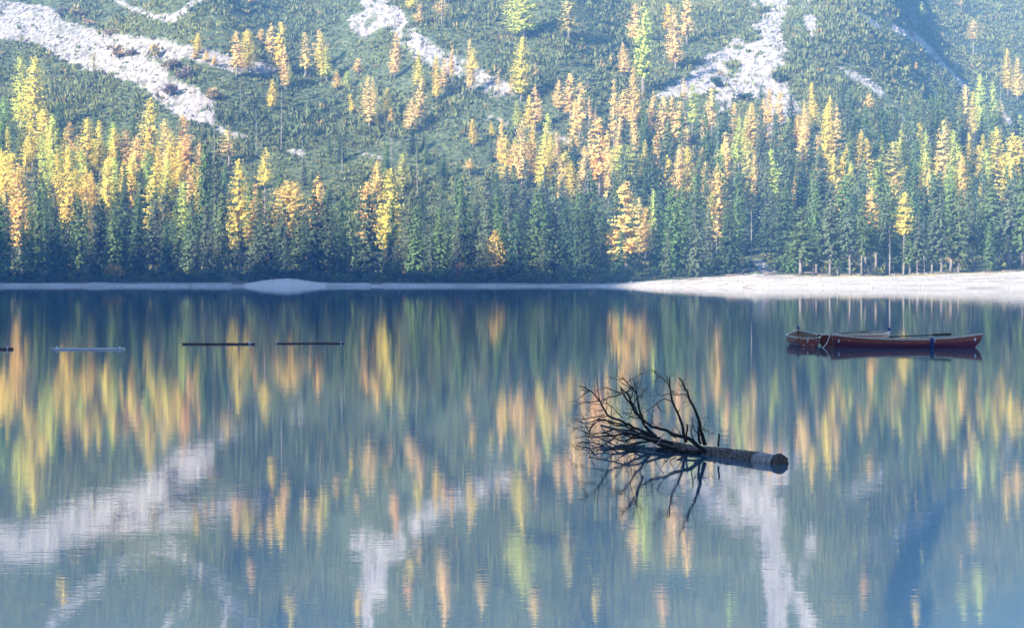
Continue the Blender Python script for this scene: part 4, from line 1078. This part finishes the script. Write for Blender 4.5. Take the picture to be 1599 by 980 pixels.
def boat(name, label, origin, heading, L, beam, zb, zm, zs, stern_w=0.55, double=False):
    """clinker rowing boat; local x runs from stern (0) to bow (L)"""
    root = empty(name, origin, heading)
    tag(root, label, 'rowing boat', 'moored wooden rowing boats')
    NS, NQ = 30, 7
    def half(s):
        if double: f = math.sin(math.pi * (0.03 + 0.94 * s)) ** 0.62 * (1 if s < .5 else 1)
        else:
            f = (stern_w + (1 - stern_w) * math.sin(min(1, s / 0.5) * math.pi / 2) ** 0.8) if s < 0.5 else max(0.0, 1 - ((s - 0.5) / 0.5) ** 2.4)
        return beam / 2 * f
    def sheer(s):
        return zm + (zs - zm) * max(0, (0.5 - s) / 0.5) ** 2.0 + (zb - zm) * max(0, (s - 0.5) / 0.5) ** 2.0
    def keel(s): return -0.14 + 0.10 * max(0, (s - .8) / .2) ** 2 + (0.06 * max(0, (.2 - s) / .2) ** 2)
    def xoff(s, q):
        rk = 0.30 * max(0, (s - .72) / .28) ** 2 * (q - 1) + (0.12 * max(0, (.2 - s) / .2) ** 2 * (1 - q))
        return L * s + rk
    def pt(s, q, side, off=0.0):
        b = half(s); y = b * (1 - (1 - q) ** 2.3) ** 0.75 + off
        return Vector((xoff(s, q), side * max(y, 0.012), keel(s) + (sheer(s) - keel(s)) * q ** 1.25))
    S = [i / NS for i in range(NS + 1)]
    up, lo = MB(), MB(); ins = MB()
    for side in (-1, 1):
        for j in range(NQ):
            q0, q1 = j / NQ, (j + 1) / NQ
            tgt = lo if j < 5 else up
            lower = [pt(s, q0, side, 0.014 if j else 0) for s in S]; upper = [pt(s, q1, side, 0.0) for s in S]
            b_ = len(tgt.v); tgt.v += [tuple(v) for v in lower + upper]
            for i in range(NS):
                f = (b_ + i, b_ + i + 1, b_ + NS + 1 + i + 1, b_ + NS + 1 + i)
                tgt.f.append(f if side < 0 else f[::-1]); tgt.m.append(0)
            if j:                                          # the lap under each strake
                prev = [pt(s, q0, side, 0.0) for s in S]; b_ = len(tgt.v); tgt.v += [tuple(v) for v in prev + lower]
                for i in range(NS):
                    tgt.f.append((b_ + i, b_ + i + 1, b_ + NS + 2 + i, b_ + NS + 1 + i)); tgt.m.append(0)
            l2 = [pt(s, q0, side, -0.018) for s in S]; u2 = [pt(s, q1, side, -0.018) for s in S]; b_ = len(ins.v); ins.v += [tuple(v) for v in l2 + u2]
            for i in range(NS):
                f = (b_ + i, b_ + i + 1, b_ + NS + 2 + i, b_ + NS + 1 + i); ins.f.append(f); ins.m.append(0)
    up.build('upper_planking', M_PLANK, root, True); lo.build('painted_bottom', M_BOTTOM, root, True); ins.build('inner_planking', M_INSIDE, root, True)
    for side in (-1, 1):                                   # gunwales
        mb = MB(); P = [pt(s, 1.0, side, 0.006) for s in S]; V = []; F = []
        for p in P:
            for dy, dz in ((-.034, -.02), (.02, -.02), (.02, .016), (-.034, .016)): V.append((p.x, p.y + side * dy, p.z + dz))
        for i in range(NS):
            for k in range(4): F.append((i * 4 + k, i * 4 + (k + 1) % 4, i * 4 + 4 + (k + 1) % 4, i * 4 + 4 + k))
        F += [(3, 2, 1, 0), (NS * 4, NS * 4 + 1, NS * 4 + 2, NS * 4 + 3)]
        mb.add(V, F); mb.build('gunwale', M_RAIL, root)
    rb = MB()
    for k in range(13):                                    # ribs inside
        s = 0.08 + 0.066 * k
        for side in (-1, 1):
            P = [pt(s, q, side, -0.034) for q in (0.05, .3, .55, .8, .97)]
            rb.tube(P, 0.013, 4, cap=False)
    o = rb.build('rib', M_INSIDE, root); o['kind'] = 'stuff'
    for s in (0.14, 0.40, 0.64):
        mb = MB(); w = half(s) * 2 - .03; mb.box((L * s, 0, sheer(s) - 0.11), (0.24 if s > .2 else .42, w * .93, 0.028)); mb.build('thwart', M_INSIDE, root)
    mb = MB(); mb.tube([pt(1.0, 0.0, 1) * 1, Vector((L - .07, 0, (keel(1) + zb) * .5)), Vector((L, 0, zb + .015)), Vector((L + .012, 0, zb + .05))], [.026, .026, .024, .02], 6); mb.build('stem_post', M_PLANK, root, True)
    if double:
        mb = MB(); mb.tube([Vector((.1, 0, keel(0))), Vector((.03, 0, zs * .5)), Vector((-.02, 0, zs + .0)), Vector((-.03, 0, zs + .05))], [.026, .026, .024, .016], 6); mb.build('stern_post', M_PLANK, root, True)
    else:                                                  # transom with a notched top
        mb = MB(); h = half(0); V = []; prof = []
        for k in range(13):
            y = -1 + 2 * k / 12; q = abs(y)
            prof.append((y * h, sheer(0) - 0.055 * (1 - abs(2 * q - 1)) - (0.02 if q < .2 else 0)))
        low = []
        for k in range(13):
            y = -1 + 2 * k / 12; qq = 1 - (1 - min(1, abs(y) ** (1 / .75))) ** (1 / 2.3)
            low.append((y * h, keel(0) + (sheer(0) - keel(0)) * qq ** 1.25 * .98))
        for x in (0.0, 0.03):
            for (y, z), (yl, zl) in zip(prof, low): V += [(x, y, max(z, zl)), (x, yl, min(z, zl))]
        F = []
        for k in range(12):
            a = 2 * k; F += [(a, a + 1, a + 3, a + 2), (26 + a, 26 + a + 2, 26 + a + 3, 26 + a + 1), (a, a + 2, 26 + a + 2, 26 + a)]
        mb.add(V, F); mb.build('transom', M_PLANK, root)
        mb = MB(); P = [Vector((-.006, y, z + .006)) for y, z in prof]; mb.tube(P, .016, 4); mb.build('transom_rail', M_RAIL, root)
    return root, pt, sheer, half
def digit(root, txt, loc, rot, size, part='number'):
    c = bpy.data.curves.new('number', 'FONT'); c.body = txt; c.size = size; c.align_x = 'CENTER'; c.align_y = 'CENTER'; c.extrude = 0.002
    t = bpy.data.objects.new('tmp', c); link(t)
    me = bpy.data.meshes.new_from_object(t); bpy.data.objects.remove(t)
    me.materials.clear(); me.materials.append(M_WHITE)
    o = obj(part, me, root); o.location = loc; o.rotation_euler = rot
    return o
random.seed(5)
# the long boat lying broadside, stern post at its west end, bow east
bC, ptC, shC, hC = boat('rowing_boat', 'long maroon-bottomed rowing boat lying broadside in front of the other two', (10.66, 64.1, 0), 0.0, 5.02, 1.12, 0.46, 0.28, 0.42, double=True)
s_ = ptC(.955, .72, -1); digit(bC, '8', (s_.x, s_.y - .02, s_.z + .015), (R(84), 0, R(8)), .15)
s_ = ptC(.035, .66, -1); digit(bC, '3', (s_.x, s_.y - .03, s_.z + .02), (R(84), 0, R(-14)), .13)
mb = MB(); s0 = ptC(.645, 1, -1)                            # blue cushion cloth hung over the side
for dx in (-.035, .03):
    mb.tube([ptC(.645, 1, -1) + Vector((dx, .05, .03)), ptC(.645, 1, -1) + Vector((dx, -.03, .02)), ptC(.645, .7, -1) + Vector((dx, -.04, 0)), ptC(.645, .3, -1) + Vector((dx, -.04, 0))], .028, 6)
mb.build('fender', M_BLUE, bC, True)
mb = MB(); mb.tube([ptC(.665, 1, -1) + Vector((0, .04, .03)), ptC(.665, 1, -1) + Vector((0, -.04, .0)), ptC(.66, .8, -1) + Vector((0, -.05, 0))], .022, 6); mb.build('fender_rope', M_CREAM, bC, True)
# the boat behind it, angled away, bow with a blue fender ball
A, B = Vector((10.72, 65.55, 0)), Vector((13.52, 68.9, 0)); dv = B - A
bB, ptB, shB, hB = boat('rowing_boat', 'brown rowing boat half hidden behind the long boat with a blue ball on its bow', A, math.atan2(dv.y, dv.x), dv.length, 1.15, 0.41, 0.36, 0.40)
mb = MB(); mb.ball((dv.length + .03, 0, .47), (.06, .06, .07)); mb.build('bow_fender', M_BLUE, bB, True)
s_ = ptB(.95, .8, -1); digit(bB, 'M', (s_.x, s_.y - .03, s_.z + .03), (R(85), 0, R(14)), .13)
# the boat seen from its stern
A2, B2 = Vector((9.96, 64.6, 0)), Vector((10.34, 69.4, 0)); dv = B2 - A2
bA, ptA, shA, hA = boat('rowing_boat', 'brown rowing boat pointing away with its open notched stern board in view', A2, math.atan2(dv.y, dv.x), dv.length, 1.12, 0.43, 0.31, 0.31, stern_w=0.60)
mb = MB(); mb.ball((dv.length + .02, 0, .52), (.05, .05, .06)); mb.build('bow_fender', M_BLUE, bA, True)
digit(bA, '7', (-.012, 0.02, .20), (R(90), 0, R(-90)), .16)
mb = MB()
for y, z in ((-.27, .2), (.27, .2), (.15, .06), (-.15, .06)): mb.ball((-.008, y, z), .014, 8, 5)
o = mb.build('bolt', M_WHITE, bA); o['kind'] = 'stuff'
def oar(p, q, label, blade):
    root = empty('oar', p); d = Vector(q) - Vector(p); L = d.length
    root.rotation_euler = d.to_track_quat('X', 'Z').to_euler()
    mb = MB(); mb.tube([(0, 0, 0), (L * .72, 0, 0)], [.024, .019], 6); mb.build('shaft', M_OAR, root, True)
    mb = MB(); mb.box((L * .85, 0, 0), (L * .30, .018, .085)); mb.tube([(L * .7, 0, 0), (L * .98, 0, 0)], [.02, .012], 6); mb.build('blade', M_OAR, root)
    tag(root, label, 'oar', 'oars lying in the boats')
zc = lambda s: shC(s) + .03
oar((10.66 + 5.02 * .40, 64.1 + .44, zc(.4) + .02), (10.66 + 5.02 * .80, 64.1 + .10, zc(.8) + .06), 'dark oar laid across the thwarts of the long broadside boat', 1)
c_, s__ = math.cos(bB.rotation_euler.z), math.sin(bB.rotation_euler.z)
def bl(x, y, z): return (bB.location.x + c_ * x - s__ * y, bB.location.y + s__ * x + c_ * y, z)
oar(bl(.5, -.2, .40), bl(3.2, .12, .44), 'dark oar laid along the boat that is half hidden behind the long one', 1)
# cushions and a bailer on the thwarts of the long boat
mb = MB(); mb.box((10.66 + 5.02 * .64, 64.1, shC(.64) - .045), (.30, .62, .09)); tag(mb.build('seat_cushion', simple_mat('red_brown_vinyl', [(0.3, (0.16, 0.03, 0.015)), (0.7, (0.28, 0.06, 0.03))], 9, .5, .1, .002)), 'red-brown cushion on the middle bench of the long broadside boat', 'cushion')
# mooring line
mb = MB(); P0 = Vector((10.63, 64.1, .46)); P1 = Vector((10.28, 63.7, 0.0))
mb.tube([P0.lerp(P1, t) + Vector((0, 0, -.10 * math.sin(math.pi * t))) for t in np.linspace(0, 1, 9)], .011, 5); tag(mb.build('mooring_rope', M_CREAM, None, True), 'slack pale rope running from the long boat down to the water', 'rope')

# ------------------------------------------------------------------ boom logs afloat
M_LOGDARK = simple_mat('wet_brown_log', [(0.3, (0.03, 0.014, 0.014)), (0.7, (0.075, 0.035, 0.03))], 8.0, 0.6, 0.5, 0.006, (0.3, 4, 4))
M_LOGPALE = simple_mat('sheen_pale_log', [(0.3, (0.24, 0.22, 0.225)), (0.7, (0.46, 0.43, 0.43))], 8.0, 0.75, 0.4, 0.006, (0.3, 4, 4))  # reflection off the wet log put into a pale grey base colour
M_IRON = simple_mat('galvanised_iron', [(0.3, (0.4, 0.4, 0.42)), (0.7, (0.62, 0.62, 0.64))], 20.0, 0.4, 0.1, 0.001)
for x0, x1, y, m, r, lab, rings in [(-92, 20.5, 545.5, M_LOGDARK, .046, 'dark brown boom log floating at the left edge of the picture', (.92,)),
                                    (80, 195, 545.5, M_LOGPALE, .046, 'boom log coloured pale for its wet sheen, floating alone between dark ones', (.07, .93)),
                                    (285, 398, 537.5, M_LOGDARK, .040, 'thick dark brown boom log with two iron rings at one end', (.92, .935)),
                                    (430, 537.5, 536.5, M_LOGDARK, .034, 'thinnest dark boom log floating straight out from the gravel mound', (.015, .95))]:
    Y = CAMH * FPX / (y - HY); X0, X1 = (x0 - HX) / FPX * Y, (x1 - HX) / FPX * Y; L = X1 - X0
    root = empty('boom_log', (X0, Y, 0), random.uniform(-.01, .01)); mb = MB(); random.seed(int(x0) + 200)
    mb.tube([(L * t, random.gauss(0, .004), r * .35) for t in np.linspace(0, 1, 12)], [r * random.uniform(.94, 1.04) for _ in range(12)], 12)
    mb.build('log', m, root, True)
    for t in rings:
        mb = MB(); n = 14
        mb.tube([(L * t, math.cos(2 * math.pi * k / n) * r * 1.25, r * .35 + math.sin(2 * math.pi * k / n) * r * 1.25) for k in range(n + 1)], .016, 5, cap=False)
        mb.tube([(L * t, 0, r * 1.5), (L * t - .02, 0, r * 2.1), (L * t + .04, 0, r * 1.6)], .013, 5)
        mb.build('iron_ring', M_IRON, root, True)
    tag(root, lab, 'floating log', 'boom logs floating in a broken line')
# ------------------------------------------------------------------ labels: look first, then place
COLS = [(150, 'near the left edge'), (330, 'near the scree fan'), (540, 'above the gravel mound'), (720, 'right of the mound'), (890, 'over the broadleaf tree'), (1020, 'above the fallen branches'),
        (1170, 'above the fallen trunk'), (1290, 'above the sawn butt'), (1400, 'above the moored boats'), (1540, 'above the long boat'), (9999, 'near the right edge')]
BANDS = [(590, 'at the shore'), (640, 'in mid forest'), (720, 'in upper forest'), (860, 'on the open slope'), (9999, 'high on the slope')]
HAB = {'n': '', 's': 'slim', 'p': 'sparse', 'b': 'broad', 't': 'bare-stemmed', 'f': '', 'x': '', 'forked': 'forked'}
ORD = 'first second third fourth fifth sixth seventh eighth ninth tenth eleventh twelfth thirteenth fourteenth fifteenth sixteenth seventeenth eighteenth nineteenth twentieth'.split() + ['twenty-' + w for w in 'first second third fourth fifth sixth seventh eighth ninth'.split()]
GRP = {'larch': 'larches on the mountainside', 'spruce': 'spruces of the shore forest', 'bush': 'bushes along the shore', 'shrub': 'shrubs on the scree', 'dead tree': 'dead standing trees', 'boulder': 'boulders along the shore', 'driftwood': 'driftwood along the shore'}
by = {}
for t in THINGS:
    col = next(c for lim, c in COLS if t['px'] < lim); band = next(b for lim, b in BANDS if t['Y'] < lim)
    if t['noun'] == 'spruce':
        a = 'tall' if t['h'] > 23 else 'short' if t['h'] < 14 else 'medium'
        if t['habit'] == 'b': a += ' bare-stemmed'
    elif t['noun'] == 'larch':
        a = HAB[t['habit']]
        if not a: a = 'tall' if t['h'] > 24 else 'small' if t['h'] < 13 else ''
    else: a = HAB.get(t['habit'], '')
    if t['noun'] == 'boulder': band = 'on the gravel shore'
    txt = ' '.join(w for w in (a, t['look'], t['noun'] if t['noun'] != 'dead tree' else 'dead tree trunk', band, col) if w)
    by.setdefault(txt, []).append(t)
for txt, L in by.items():
    L.sort(key=lambda t: t['px'])
    for i, t in enumerate(L):
        t['o']['label'] = txt if len(L) == 1 else txt + ', ' + ORD[min(i, len(ORD) - 1)] + ' from left'
        t['o']['group'] = GRP[t['noun']]
print('objects', len(bpy.data.objects), 'triangles', sum(len(p.loop_triangles) if p.loop_triangles else sum(len(q.vertices) - 2 for q in p.polygons) if len(p.polygons) < 20000 else len(p.polygons) * 2 for p in bpy.data.meshes))
